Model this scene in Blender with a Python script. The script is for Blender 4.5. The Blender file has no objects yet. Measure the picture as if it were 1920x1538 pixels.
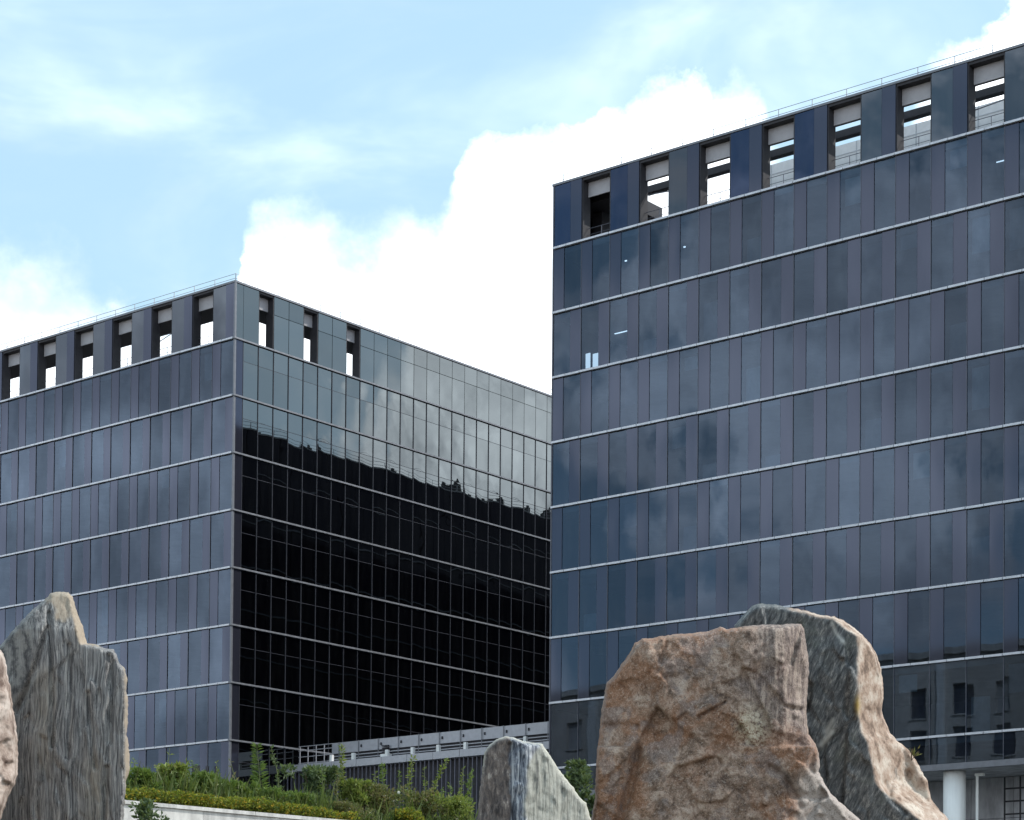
import bpy, math, random
import numpy as np
from mathutils import Vector, Matrix, noise, geometry

sc = bpy.context.scene
R = math.radians
rng = random.Random(7)

# ------------------------------------------------------------------ camera
F, CY = 4061.26, 1788.82                      # focal length and principal row in 1920-wide pixels
ROLL, PITCH, EYE = R(0.47087), R(1.57501), 1.6
c_, s_, cr, sr = math.cos(PITCH), math.sin(PITCH), math.cos(ROLL), math.sin(ROLL)
RIGHT = Vector((cr, -sr * s_, sr * c_)); UP = Vector((-sr, -cr * s_, cr * c_)); FWD = Vector((0, c_, s_))
cam_d = bpy.data.cameras.new('camera'); cam = bpy.data.objects.new('camera', cam_d)
sc.collection.objects.link(cam); sc.camera = cam
cam_d.sensor_fit = 'HORIZONTAL'; cam_d.sensor_width = 36
cam_d.lens = F / 1920 * 36; cam_d.shift_y = (CY - 769) / 1920
cam_d.clip_start = 0.5; cam_d.clip_end = 6000
cam.matrix_world = Matrix(((RIGHT.x, UP.x, -FWD.x, 0), (RIGHT.y, UP.y, -FWD.y, 0), (RIGHT.z, UP.z, -FWD.z, EYE), (0, 0, 0, 1)))

# ------------------------------------------------------------------ light and exposure
SUN_EL, SUN_AZ = R(46), R(82)                # azimuth clockwise from +Y (straight ahead): 90 is to the right
SKY_STRENGTH, CLOUD_STRENGTH, SUN_STRENGTH = 0.13, 1.0, 2.4
sc.view_settings.view_transform = 'Standard'; sc.view_settings.look = 'None'
sc.view_settings.exposure = 0.6; sc.view_settings.gamma = 1.0
sun_dir = Vector((math.sin(SUN_AZ) * math.cos(SUN_EL), math.cos(SUN_AZ) * math.cos(SUN_EL), math.sin(SUN_EL)))
sun_d = bpy.data.lights.new('sun', 'SUN'); sun_d.energy = SUN_STRENGTH; sun_d.angle = R(0.53); sun_d.color = (1, 0.965, 0.91)
sun = bpy.data.objects.new('sun', sun_d); sc.collection.objects.link(sun)
sun.rotation_euler = sun_dir.to_track_quat('Z', 'Y').to_euler(); sun.location = (60, -20, 90)


cy = sc.cycles; cy.max_bounces = 7; cy.diffuse_bounces = 2; cy.glossy_bounces = 4; cy.transmission_bounces = 3; cy.transparent_max_bounces = 6; cy.caustics_reflective = False; cy.caustics_refractive = False


class G:
    """small helper round a node tree: n('ShaderNodeX', {input: value-or-socket}, prop=...)"""
    def __init__(s, nt): s.nt = nt
    def n(s, t, ins=None, **kw):
        nd = s.nt.nodes.new(t)
        for k, v in kw.items(): setattr(nd, k, v)
        for k, v in (ins or {}).items():
            if isinstance(v, bpy.types.NodeSocket): s.nt.links.new(v, nd.inputs[k])
            elif v is not None: nd.inputs[k].default_value = v
        return nd
    def m(s, op, a, b=None, c=None, clamp=False):
        return s.n('ShaderNodeMath', {0: a, 1: b, 2: c}, operation=op, use_clamp=clamp).outputs[0]
    def mr(s, v, a, b, c=0.0, d=1.0, smooth=True):
        return s.n('ShaderNodeMapRange', {0: v, 1: a, 2: b, 3: c, 4: d}, interpolation_type='SMOOTHSTEP' if smooth else 'LINEAR', clamp=True).outputs[0]
    def noise(s, vec, scale, detail=4.0, rough=0.55, dist=0.0, off=None):
        if off is not None: vec = s.n('ShaderNodeVectorMath', {0: vec, 1: off}, operation='ADD').outputs[0]
        return s.n('ShaderNodeTexNoise', {'Vector': vec, 'Scale': scale, 'Detail': detail, 'Roughness': rough, 'Distortion': dist}).outputs[0]
    def scalev(s, vec, sc3): return s.n('ShaderNodeVectorMath', {0: vec, 1: sc3}, operation='MULTIPLY').outputs[0]
    def mix(s, f, a, b, blend='MIX'):
        nd = s.nt.nodes.new('ShaderNodeMix'); nd.data_type = 'RGBA'; nd.blend_type = blend
        for i, v in ((0, f), (6, a), (7, b)):
            if isinstance(v, bpy.types.NodeSocket): s.nt.links.new(v, nd.inputs[i])
            else: nd.inputs[i].default_value = (*v, 1) if isinstance(v, tuple) and len(v) == 3 else v
        return nd.outputs[2]
    def ramp(s, f, stops):
        nd = s.n('ShaderNodeValToRGB', {0: f}); cr_ = nd.color_ramp
        while len(cr_.elements) > 1: cr_.elements.remove(cr_.elements[-1])
        for i, (p, c) in enumerate(stops):
            e = cr_.elements[0] if i == 0 else cr_.elements.new(p)
            e.position = p; e.color = (*c, 1) if len(c) == 3 else c
        return nd.outputs[0]


def ray(px, py): return RIGHT * ((px - 960) / F) + UP * ((CY - py) / F) + FWD
def at(px, py, Y):
    d = ray(px, py); return d * (Y / d.y) + Vector((0, 0, EYE))

# ------------------------------------------------------------------ sky (world): clear Nishita sky with a cumulus bank and thin high cloud
world = bpy.data.worlds.new('World'); sc.world = world; world.use_nodes = True
nt = world.node_tree; nt.nodes.clear(); g = G(nt)
sky = g.n('ShaderNodeTexSky', sky_type='NISHITA', sun_disc=False, sun_elevation=SUN_EL, sun_rotation=SUN_AZ, altitude=50, air_density=1.0, dust_density=1.2, ozone_density=1.6)
gen = g.n('ShaderNodeTexCoord').outputs['Generated']
sp = g.n('ShaderNodeSeparateXYZ', {0: gen}); X, Y, Z = sp.outputs
hyp = g.m('SQRT', g.m('ADD', g.m('MULTIPLY', X, X), g.m('MULTIPLY', Y, Y)))
az = g.m('ARCTAN2', X, Y); el = g.m('DIVIDE', Z, g.m('MAXIMUM', hyp, 0.02))
cyl = g.n('ShaderNodeCombineXYZ', {0: g.m('DIVIDE', X, hyp), 1: g.m('DIVIDE', Y, hyp), 2: el}).outputs[0]
edge = [(-60, 505), (30, 510), (80, 525), (150, 550), (200, 612), (260, 606), (330, 588), (400, 566), (440, 530), (470, 455), (530, 425), (600, 440), (660, 492), (700, 492), (735, 455), (800, 455), (832, 415),
        (870, 310), (900, 290), (960, 280), (1030, 262), (1100, 225), (1190, 202), (1255, 172), (1298, 152), (1325, 178), (1345, 228), (1420, 206), (1450, 300), (1520, 420), (1640, 420), (1730, 180), (1765, 122),
        (1800, 100), (1850, 62), (1900, 5), (1980, -60), (2100, -20)]
fc = g.n('ShaderNodeFloatCurve', {'Factor': 1.0, 'Value': g.mr(az, -0.35, 0.35, 0, 1, False)})
cv = fc.mapping.curves[0]; pts = []
for px, py in edge:
    d = ray(px, py); pts.append(((math.atan2(d.x, d.y) + 0.35) / 0.7, d.z / math.hypot(d.x, d.y)))
cv.points[0].location = (0, 0.30); cv.points[-1].location = (1, 0.40)
for p in pts: cv.points.new(*p)
for p in cv.points: p.handle_type = 'AUTO_CLAMPED'
fc.mapping.update()
flat = g.scalev(cyl, (1, 1, 0))
e_out = g.mr(g.noise(flat, 1.7, 3.0, 0.45, off=(6.8, 2.0, 0)), 0.36, 0.64, -0.02, 0.40, False)
wout = g.mr(g.m('ABSOLUTE', az), 0.25, 0.36)
ec = g.m('ADD', g.m('MULTIPLY', fc.outputs[0], g.m('SUBTRACT', 1.0, wout)), g.m('MULTIPLY', e_out, wout))
billow = g.m('ADD', g.m('MULTIPLY', g.m('SUBTRACT', g.noise(cyl, 34, 6.0, 0.6), 0.5), 0.05), g.m('MULTIPLY', g.m('SUBTRACT', g.noise(cyl, 120, 4.0, 0.6), 0.5), 0.012))
soft = g.mr(g.noise(cyl, 11, 2.0, 0.5, off=(0, 0, 4.4)), 0.40, 0.60, 0.006, 0.040)
dd = g.m('DIVIDE', g.m('ADD', g.m('SUBTRACT', ec, el), billow), soft)
bank = g.mr(dd, -0.6, 0.9)
patch = g.m('MULTIPLY', g.mr(g.m('ADD', g.noise(g.scalev(cyl, (1, 1, 2.2)), 3.2, 6.0, 0.58, off=(8.1, 5.8, 9.5)), g.m('MULTIPLY', el, -0.03)), 0.51, 0.59), wout)
cirrus = g.m('MULTIPLY', g.mr(g.noise(g.scalev(cyl, (1.0, 1.0, 2.4)), 5.5, 5.0, 0.55, 0.6, off=(1.9, 0.35, 0.2)), 0.40, 0.85), 0.30)
dens = g.m('MAXIMUM', g.m('MAXIMUM', bank, g.m('MULTIPLY', patch, 0.9)), cirrus)
shade = g.mr(g.noise(g.scalev(cyl, (1, 1, 1.6)), 7.0, 5.0, 0.6, off=(9, 4, 1)), 0.32, 0.68, 0.0, 1.0)
ccol = g.mix(shade, (0.68, 0.73, 0.80), (1.75, 1.84, 1.92))
veil = g.mix(0.55, sky.outputs[0], (3.6, 5.4, 6.2))
bg1 = g.n('ShaderNodeBackground', {0: veil, 1: SKY_STRENGTH}); bg2 = g.n('ShaderNodeBackground', {0: ccol, 1: CLOUD_STRENGTH})
mx = g.n('ShaderNodeMixShader', {0: dens, 1: bg1.outputs[0], 2: bg2.outputs[0]})
g.n('ShaderNodeOutputWorld', {0: mx.outputs[0]})

# ------------------------------------------------------------------ helpers: objects and meshes
COL = sc.collection
def tag(o, label=None, cat=None, group=None, kind=None):
    if label: o['label'] = label
    if cat: o['category'] = cat
    if group: o['group'] = group
    if kind: o['kind'] = kind
    return o
def empty(name, loc, rz=0.0):
    o = bpy.data.objects.new(name, None); COL.objects.link(o); o.location = loc; o.rotation_euler = (0, 0, rz); o.empty_display_size = 0.5
    return o
def link(name, me, mat, parent=None, loc=(0, 0, 0), rot=(0, 0, 0)):
    o = bpy.data.objects.new(name, me); COL.objects.link(o)
    if mat and not me.materials: me.materials.append(mat)
    o.parent = parent; o.location = loc; o.rotation_euler = rot
    return o
class MB:
    def __init__(s): s.v = []; s.f = []
    def box(s, a, b):
        x0, y0, z0 = a; x1, y1, z1 = b; k = len(s.v)
        s.v += [(x0, y0, z0), (x1, y0, z0), (x1, y1, z0), (x0, y1, z0), (x0, y0, z1), (x1, y0, z1), (x1, y1, z1), (x0, y1, z1)]
        s.f += [tuple(k + i for i in q) for q in ((0, 3, 2, 1), (4, 5, 6, 7), (0, 1, 5, 4), (1, 2, 6, 5), (2, 3, 7, 6), (3, 0, 4, 7))]
        return s
    def tube(s, pts, rad, n=8, cap=True):
        pts = [Vector(p) for p in pts]; k = len(s.v)
        rads = rad if isinstance(rad, (list, tuple)) else [rad] * len(pts)
        for i, p in enumerate(pts):
            t = (pts[min(i + 1, len(pts) - 1)] - pts[max(i - 1, 0)]).normalized()
            a = t.orthogonal().normalized() if abs(t.z) < 0.95 else Vector((1, 0, 0)); b = t.cross(a).normalized(); a = b.cross(t)
            for j in range(n):
                w = 2 * math.pi * j / n; s.v.append(tuple(p + (a * math.cos(w) + b * math.sin(w)) * rads[i]))
        for i in range(len(pts) - 1):
            for j in range(n):
                s.f.append((k + i * n + j, k + i * n + (j + 1) % n, k + (i + 1) * n + (j + 1) % n, k + (i + 1) * n + j))
        if cap:
            s.f.append(tuple(k + j for j in reversed(range(n)))); s.f.append(tuple(k + (len(pts) - 1) * n + j for j in range(n)))
        return s
    def mesh(s, name, smooth=False):
        me = bpy.data.meshes.new(name); me.from_pydata(s.v, [], s.f); me.update()
        if smooth: me.polygons.foreach_set('use_smooth', [True] * len(me.polygons))
        return me
    def build(s, name, mat, parent=None, loc=(0, 0, 0), rot=(0, 0, 0), smooth=False):
        return link(name, s.mesh(name, smooth), mat, parent, loc, rot)
_cache = {}
def box_mesh(key, a, b, mat):
    k = (key, tuple(round(x, 3) for x in (*a, *b)), mat.name)
    if k not in _cache:
        me = MB().box(a, b).mesh(key); me.materials.append(mat); _cache[k] = me
    return _cache[k]
def pane_mesh(key, w, h, th, bulge, mat, var=0):
    """a pane w x h centred on the origin in XZ, front towards -Y, the front very slightly pillowed"""
    k = ('pane', key, round(w, 3), round(h, 3), var)
    if k in _cache: return _cache[k]
    rr = random.Random(hash((round(w, 2), round(h, 2), var)) & 0xffff); v = []; f = []; nx, nz = 4, 4
    ph = rr.uniform(-.6, .6); ph2 = rr.uniform(-.6, .6); sg = rr.choice((1, 1, -1)) * rr.uniform(.4, 1.0)
    for j in range(nz + 1):
        for i in range(nx + 1):
            x = i / nx * 2 - 1; z = j / nz * 2 - 1
            b = (1 - x * x) * (1 - z * z) * (1 + ph * x + ph2 * z) * bulge * sg
            v.append((x * w / 2, -th - b, z * h / 2))
    for j in range(nz):
        for i in range(nx):
            a = j * (nx + 1) + i; f.append((a, a + 1, a + nx + 2, a + nx + 1))
    nsm = len(f); o = len(v); W, H = w / 2, h / 2
    v += [(-W, -th, -H), (W, -th, -H), (W, -th, H), (-W, -th, H), (-W, 0, -H), (W, 0, -H), (W, 0, H), (-W, 0, H)]
    f += [(o + 0, o + 4, o + 5, o + 1), (o + 1, o + 5, o + 6, o + 2), (o + 2, o + 6, o + 7, o + 3), (o + 3, o + 7, o + 4, o + 0)]
    me = bpy.data.meshes.new(key); me.from_pydata(v, [], f); me.polygons.foreach_set('use_smooth', [i < nsm for i in range(len(f))]); me.update()
    me.materials.append(mat); _cache[k] = me
    return me

# ------------------------------------------------------------------ materials
def new_mat(name):
    m = bpy.data.materials.new(name); m.use_nodes = True; m.node_tree.nodes.clear(); g = G(m.node_tree)
    out = g.n('ShaderNodeOutputMaterial'); return m, g, out
def objvec(g): return g.n('ShaderNodeTexCoord').outputs['Object']
def pbr(name, col, rough=0.5, metal=0.0, spec=0.5, var=0.0, nscale=3.0, bump=0.0, bscale=40.0, streak=None, rnd=0.0):
    m, g, out = new_mat(name); vec = g.n('ShaderNodeNewGeometry').outputs['Position']
    n1 = g.noise(g.scalev(vec, streak) if streak else vec, nscale, 5.0, 0.6)
    lo = tuple(c * (1 - var) for c in col); hi = tuple(min(1, c * (1 + var)) for c in col)
    base = g.mix(g.mr(n1, 0.3, 0.7), lo, hi)
    if rnd:
        r_ = g.n('ShaderNodeObjectInfo').outputs['Random']
        base = g.mix(1.0, base, g.n('ShaderNodeCombineColor', {0: g.mr(r_, 0, 1, 1 - rnd, 1 + rnd, False), 1: g.mr(r_, 0, 1, 1 - rnd, 1 + rnd, False), 2: g.mr(r_, 0, 1, 1 - rnd * .7, 1 + rnd, False)}).outputs[0], 'MULTIPLY')
    ins = {'Base Color': base, 'Roughness': g.mr(n1, 0.2, 0.8, max(0.02, rough * 0.85), min(1, rough * 1.15), False), 'Metallic': metal, 'Specular IOR Level': spec}
    if bump:
        b = g.n('ShaderNodeBump', {'Strength': bump, 'Distance': 0.02, 'Height': g.noise(vec, bscale, 5.0, 0.65)}); ins['Normal'] = b.outputs[0]
    p = g.n('ShaderNodeBsdfPrincipled', ins); g.n('ShaderNodeOutputMaterial') if False else None
    g.nt.links.new(p.outputs[0], out.inputs[0]); return m
def glass(name, tint, ior, refl=(0.93, 0.97, 1.0), dust=0.02, dustcol=(0.35, 0.37, 0.38)):
    """tinted reflective glazing: Fresnel mirror over a dark see-through tint, with a thin film of dust"""
    m, g, out = new_mat(name); vec = g.n('ShaderNodeNewGeometry').outputs['Position']
    rnd = g.n('ShaderNodeObjectInfo').outputs['Random']
    fr = g.n('ShaderNodeFresnel', {'IOR': g.mr(rnd, 0, 1, ior - 0.12, ior + 0.12, False)}).outputs[0]
    tr = g.n('ShaderNodeBsdfTransparent', {0: g.mix(rnd, tuple(t * 0.7 for t in tint), tuple(t * 1.25 for t in tint))})
    gl = g.n('ShaderNodeBsdfAnisotropic', {0: (*refl, 1), 'Roughness': 0.012})
    a = g.n('ShaderNodeMixShader', {0: fr, 1: tr.outputs[0], 2: gl.outputs[0]})
    df = g.n('ShaderNodeBsdfDiffuse', {0: (*dustcol, 1)})
    dn = g.noise(g.scalev(vec, (1, 1, 0.18)), 2.2, 5.0, 0.6)
    b = g.n('ShaderNodeMixShader', {0: g.mr(dn, 0.35, 0.75, dust * 0.5, dust * 2.0), 1: a.outputs[0], 2: df.outputs[0]})
    g.nt.links.new(b.outputs[0], out.inputs[0]); return m
M = {}
M['glass'] = glass('tinted_glass', (0.21, 0.28, 0.35), 1.72, refl=(0.57, 0.74, 1.0))
M['glass_dark'] = glass('dark_glass', (0.12, 0.15, 0.20), 1.74, refl=(0.58, 0.74, 1.0), dust=0.012)
M['glass_top'] = glass('screen_glass', (0.05, 0.06, 0.08), 1.95, refl=(0.70, 0.80, 0.95), dust=0.02)
M['glass_blue'] = glass('blue_glass', (0.05, 0.08, 0.20), 1.75, refl=(0.42, 0.58, 1.0))
M['glass_side'] = glass('side_glass', (0.03, 0.035, 0.05), 2.25, refl=(0.88, 0.97, 1.0), dust=0.003)
def spandrel(name, col, ior, refl):
    """opaque back-painted spandrel glass: the same mirror-like skin as the windows over a flat slate colour"""
    m, g, out = new_mat(name); vec = g.n('ShaderNodeNewGeometry').outputs['Position']; rnd = g.n('ShaderNodeObjectInfo').outputs['Random']
    n1 = g.noise(g.scalev(vec, (1, 1, .12)), 1.6, 4.0, 0.6)
    c = g.mix(g.m('ADD', g.m('MULTIPLY', n1, 0.5), g.m('MULTIPLY', rnd, 0.5)), tuple(x * .72 for x in col), tuple(x * 1.28 for x in col))
    a = g.n('ShaderNodeMixShader', {0: g.n('ShaderNodeFresnel', {'IOR': ior}).outputs[0], 1: g.n('ShaderNodeBsdfDiffuse', {0: c}).outputs[0], 2: g.n('ShaderNodeBsdfAnisotropic', {0: (*refl, 1), 'Roughness': 0.06}).outputs[0]})
    g.nt.links.new(a.outputs[0], out.inputs[0]); return m
M['panel'] = spandrel('slate_spandrel', (0.024, 0.0245, 0.034), 1.66, (0.64, 0.735, 1.0))
M['black_glass'] = spandrel('black_spandrel', (0.006, 0.006, 0.016), 1.18, (0.8, 0.85, 1.0))
M['ledge'] = pbr('silver_ledge', (0.50, 0.51, 0.55), 0.42, 0.35, 0.5, 0.12, 2.0)
M['mullion'] = pbr('dark_mullion', (0.10, 0.105, 0.13), 0.45, 0.3, 0.5, 0.1)
M['shaded_bar'] = pbr('shaded_mullion', (0.032, 0.034, 0.046), 0.5, 0.2, 0.4, 0.1)  # mullion colour darkened to take the sun off the side face
M['side_ledge'] = pbr('shaded_ledge_metal', (0.19, 0.195, 0.215), 0.5, 0.3, 0.5, 0.15)  # ledge metal with the side face's shade put into its colour
M['dark'] = pbr('dark_reveal', (0.035, 0.034, 0.040), 0.6, 0.0, 0.3, 0.2)
M['header'] = pbr('grey_header_panel', (0.36, 0.35, 0.37), 0.55, 0.0, 0.4, 0.05)
M['coping'] = pbr('grey_coping', (0.16, 0.165, 0.185), 0.45, 0.3, 0.5, 0.1)
M['interior'] = pbr('interior_plaster', (0.42, 0.42, 0.42), 0.8, 0.0, 0.2, 0.15, 0.6)
M['blind'] = pbr('roller_blind_fabric', (0.62, 0.66, 0.64), 0.9, 0.0, 0.1, 0.1, 2.0, rnd=0.3)
M['rail'] = pbr('steel_rail', (0.35, 0.36, 0.38), 0.4, 0.5)
M['plant_room'] = pbr('light_grey_cladding', (0.60, 0.60, 0.61), 0.6, 0.0, 0.4, 0.06)
M['white'] = pbr('white_paint', (0.78, 0.78, 0.76), 0.55, 0.0, 0.4, 0.09, 1.1, streak=(1.5, 1.5, .25))
M['concrete'] = pbr('grey_concrete', (0.33, 0.33, 0.345), 0.85, 0.0, 0.3, 0.28, 1.3, 0.25, 30, streak=(1, 1, .35))
M['link_metal'] = pbr('link_grey_metal', (0.38, 0.38, 0.41), 0.5, 0.2, 0.5, 0.08)
M['fin'] = pbr('link_fin', (0.13, 0.13, 0.165), 0.5, 0.2, 0.5, 0.1)
M['annex_glass'] = spandrel('annex_window_glass', (0.06, 0.07, 0.10), 1.5, (0.8, 0.9, 1.0))
M['beige'] = pbr('beige_render', (0.56, 0.53, 0.49), 0.85, 0.0, 0.2, 0.1, 0.5)
M['stonewall'] = pbr('pale_wall_stone', (0.56, 0.545, 0.51), 0.8, 0.0, 0.3, 0.22, 2.2, 0.25, 60, streak=(2.2, 2.2, .5), rnd=0.06)
M['soil'] = pbr('garden_soil', (0.09, 0.075, 0.05), 0.95, 0.0, 0.2, 0.4, 0.8, 0.5, 8)
M['glow'], g, out = new_mat('lamp_daylight_glow'); g.nt.links.new(g.n('ShaderNodeEmission', {0: (0.9, 0.97, 1.0, 1), 1: 2.2}).outputs[0], out.inputs[0])

# ------------------------------------------------------------------ terrain
ANG = 0.686157710
UV = Vector((math.cos(ANG), -math.sin(ANG), 0)); VV = Vector((math.sin(ANG), math.cos(ANG), 0))
W0 = Vector((-6.85, 40.0, 0)); WD = Vector((0.705, 0.709, 0)).normalized(); WN = Vector((-WD.y, WD.x, 0)); WTOP = 5.43
BASE = 9.5
def sstep(x, a, b):
    t = min(1, max(0, (x - a) / (b - a))); return t * t * (3 - 2 * t)
def ground(x, y):
    s = (Vector((x, y, 0)) - W0).dot(WN)
    front = 1.2 * sstep(y, 9, 16) + 1.0 * sstep(y, 24, 38)
    back = 5.25 + (BASE - 5.25) * sstep(s, 6, 34)
    return front + (back - front) * sstep(s, 0.0, 0.35)
xs = sorted(set([-900, -600, -400, -250, -160, -110] + [x * 4.0 for x in range(-20, 31)] + [150, 220, 320, 460, 640, 900] + [x * 0.5 for x in range(-40, 41)]))
ys = sorted(set([-600, -400, -250, -150, -90, -50, -25, -10, 0] + [y * 0.5 for y in range(10, 141)] + [y * 4.0 for y in range(18, 50)] + [230, 280, 350, 460, 620, 900, 1400]))
v = [(x, y, ground(x, y)) for y in ys for x in xs]; nx = len(xs)
f = [(j * nx + i, j * nx + i + 1, (j + 1) * nx + i + 1, (j + 1) * nx + i) for j in range(len(ys) - 1) for i in range(nx - 1)]
me = bpy.data.meshes.new('ground'); me.from_pydata(v, [], f)
tag(link('ground', me, M['soil']), kind='structure')

tag(MB().box((-62, -8, -4), (46, 40, 0.02)).build('bounce_pavement', pbr('pale_bounce_paving', (0.46, 0.45, 0.43), 0.8, 0, .3, .12, 0.4), None, Vector((2.3821, 139.690, BASE)), (0, 0, -ANG)), kind='structure')  # unseen pale paving added to bounce light up to the white column

# ------------------------------------------------------------------ the twin glass towers
H = 4.24; MOD = 2.2835
ZL, ZR = 53.769 + EYE, 53.987 + EYE
PL = Vector((-20.7747, 158.157, 0)); PR = Vector((2.3821, 139.690, 0))

def front_skin(root, top, sgn, n_mod, n_rows, last_h=None, seed=1):
    """front curtain wall in the plane y=0: sgn=+1 modules run to +x from the corner, -1 to -x"""
    rr = random.Random(seed)
    for r in range(1, n_rows + 1):
        zt = top - r * H - 0.07; zb = top - (r + 1) * H + 0.07
        if last_h and r == n_rows: zb = zt - last_h
        hh = zt - zb; zc = (zt + zb) / 2
        for i in range(n_mod):
            x0 = i * MOD if sgn > 0 else -(i + 1) * MOD
            wide, nar = 0.615 * MOD, 0.385 * MOD
            if last_h and r >= n_rows - 1:
                spans = [('glass_pane', x0, MOD)]
            elif r % 2 == 1: spans = [('facade_panel', x0, nar), ('glass_pane', x0 + nar, wide)]
            else: spans = [('glass_pane', x0, wide), ('facade_panel', x0 + wide, nar)]
            for nm, xa, w in spans:
                if nm == 'glass_pane':
                    mat = M['glass'] if rr.random() < 0.8 else M['glass_dark']
                    me = pane_mesh('glass_pane_' + mat.name, w - 0.035, hh, 0.05, 0.0030, mat, rr.randrange(6))
                    link('glass_pane', me, None, root, (xa + w / 2, 0, zc), (R(rr.gauss(0, 0.05)), 0, R(rr.gauss(0, 0.07))))
                else:
                    me = pane_mesh('facade_panel', w - 0.02, hh, 0.08, 0.0015, M['panel'], rr.randrange(3))  # narrow panel of opaque back-painted glass
                    link('facade_panel', me, None, root, (xa + w / 2, 0, zc), (R(rr.gauss(0, 0.06)), 0, R(rr.gauss(0, 0.06))))
    for r in range(1, n_rows + 1):
        z = top - r * H
        for i in range(n_mod):
            x0 = i * MOD if sgn > 0 else -(i + 1) * MOD
            for k in (0, 1):
                w = MOD / 2 - 0.035
                link('ledge', box_mesh('ledge', (-w / 2, -0.24, -0.065), (w / 2, 0.02, 0.065), M['ledge']), None, root, (x0 + MOD * (k + .5) / 2, 0, z + rr.uniform(-.004, .004)))

def top_row(root, top, sgn, n_mod, seed):
    rr = random.Random(seed); zt, zb = top - 0.12, top - H + 0.07; hh = zt - zb
    for i in range(n_mod):
        x0 = i * MOD if sgn > 0 else -(i + 1) * MOD
        if i % 2 == 0:
            wide = 0.60 * MOD
            mat = M['glass_blue'] if (sgn > 0 and i in (0, 2, 6, 8)) else M['glass_top']
            me = pane_mesh('top_pane_' + mat.name, wide - 0.03, hh, 0.06, 0.002, mat, rr.randrange(4))
            link('glass_pane', me, None, root, (x0 + wide / 2, 0, (zt + zb) / 2), (R(rr.gauss(0, 0.1)), 0, R(rr.gauss(0, 0.15))))
            w = MOD - wide; me = pane_mesh('facade_panel', w - 0.03, hh, 0.09, 0.002, M['panel'], rr.randrange(3))
            link('facade_panel', me, None, root, (x0 + wide + w / 2, 0, (zt + zb) / 2), (0, 0, R(rr.gauss(0, 0.15))))
            link('screen_backing', box_mesh('screen_backing', (0.02, 0.03, zb), (MOD - 0.02, 0.20, zt), M['dark']), None, root, (x0, 0, 0))
        else:
            b = MB().box((0, -0.03, zb), (0.07, 0.75, zt)).box((MOD - 0.07, -0.03, zb), (MOD, 0.75, zt)).box((0.072, -0.03, zt - 0.16), (MOD - 0.072, 0.75, zt))
            b.build('opening_reveal', M['dark'], root, (x0, 0, 0))
            rl = MB().tube([(0.08, 0.45, zb + 0.85), (MOD - 0.08, 0.45, zb + 0.85)], 0.022, 5).tube([(0.08, 0.45, zb + 0.45), (MOD - 0.08, 0.45, zb + 0.45)], 0.016, 5)
            if rr.random() < .5: rl.tube([(0.1, 0.68, zb + rr.uniform(1.2, 2.2)), (MOD - 0.1, 0.72, zb + rr.uniform(1.6, 2.4))], 0.035, 6)
            rl.box((MOD * .52, 0.44, zb), (MOD * .52 + 0.035, 0.47, zb + 0.87)).build('guard_rail', M['mullion'], root, (x0, 0, 0))
            link('header_panel', box_mesh('header_panel', (0.09, 0.50, zt - 1.12), (MOD - 0.09, 0.58, zt - 0.17), M['header']), None, root, (x0, 0, 0))

# ---- right tower
rt = empty('office_tower', PR + Vector((0, 0, BASE)), -ANG)
tag(rt, 'larger dark glass office tower at right, raised on a white round column', 'tower', 'twin dark glass towers')
TOP = ZR - BASE; NM = 17; WR = 24 * MOD; DEP = 118.0
front_skin(rt, TOP, 1, NM, 9, last_h=1.50, seed=11)
top_row(rt, TOP, 1, NM, 5)
SOF = TOP - 9 * H - 0.07 - 1.50
MB().box((0, -0.22, SOF - 0.36), (WR, 0.35, SOF - 0.02)).build('soffit_fascia', M['coping'], rt)
MB().box((0.02, 0.352, SOF - 0.34), (WR, DEP, SOF - 0.05)).build('soffit', M['concrete'], rt)
# plain stretches that the photograph does not show: side, back and far end of the skin
side = MB()
for r in range(0, 10):
    zt = TOP - r * H - 0.07; zb = max(TOP - (r + 1) * H + 0.07, SOF)
    for k in range(74):
        a = 0.45 + k * 1.571
        side.box((-0.05, a + 0.03, zb), (0.0, a + 1.571 - 0.03, zt))
side.build('side_glazing', M['black_glass'], rt)['kind'] = 'stuff'
for r in range(1, 10):
    link('side_ledge', box_mesh('side_ledge', (-0.16, 0.05, -0.06), (0.0, DEP, 0.06), M['mullion']), None, rt, (0, 0, TOP - r * H))
MB().box((0.002, 0.06, SOF), (0.25, DEP, TOP - 0.12)).build('side_wall', M['black_glass'], rt)
MB().box((0.0, DEP, SOF), (WR, DEP + 0.3, TOP - 0.12)).build('back_wall', M['dark'], rt)
MB().box((NM * MOD, -0.06, SOF), (WR, 0.2, TOP - 0.12)).box((WR, 0.0, SOF), (WR + 0.3, DEP, TOP - 0.12)).build('end_wall', M['panel'], rt)
MB().box((-0.07, -0.10, SOF), (0.03, 0.03, TOP - 0.12)).build('corner_post', M['mullion'], rt)
MB().box((-0.12, -0.13, TOP - 0.118), (WR, 0.75, TOP + 0.02)).box((-0.12, 0.752, TOP - 0.118), (0.6, DEP, TOP + 0.02)).build('coping', M['coping'], rt)
for i in range(NM + 1):
    link('mullion', box_mesh('mullion_r', (-0.014, -0.10, SOF), (0.014, 0.0, TOP - H - 0.06), M['mullion']), None, rt, (i * MOD, 0, 0))
for r in range(1, 10):
    z = TOP - r * H
    link('floor_slab', box_mesh('floor_slab_r', (0.27, 0.16, -0.42), (WR - .3, 11.9, 0.05), M['interior']), None, rt, (0, 0, z))
MB().box((0.27, 12.0, SOF), (WR - .3, 12.3, TOP - H)).build('core_wall', M['interior'], rt)
rr = random.Random(5)
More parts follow.
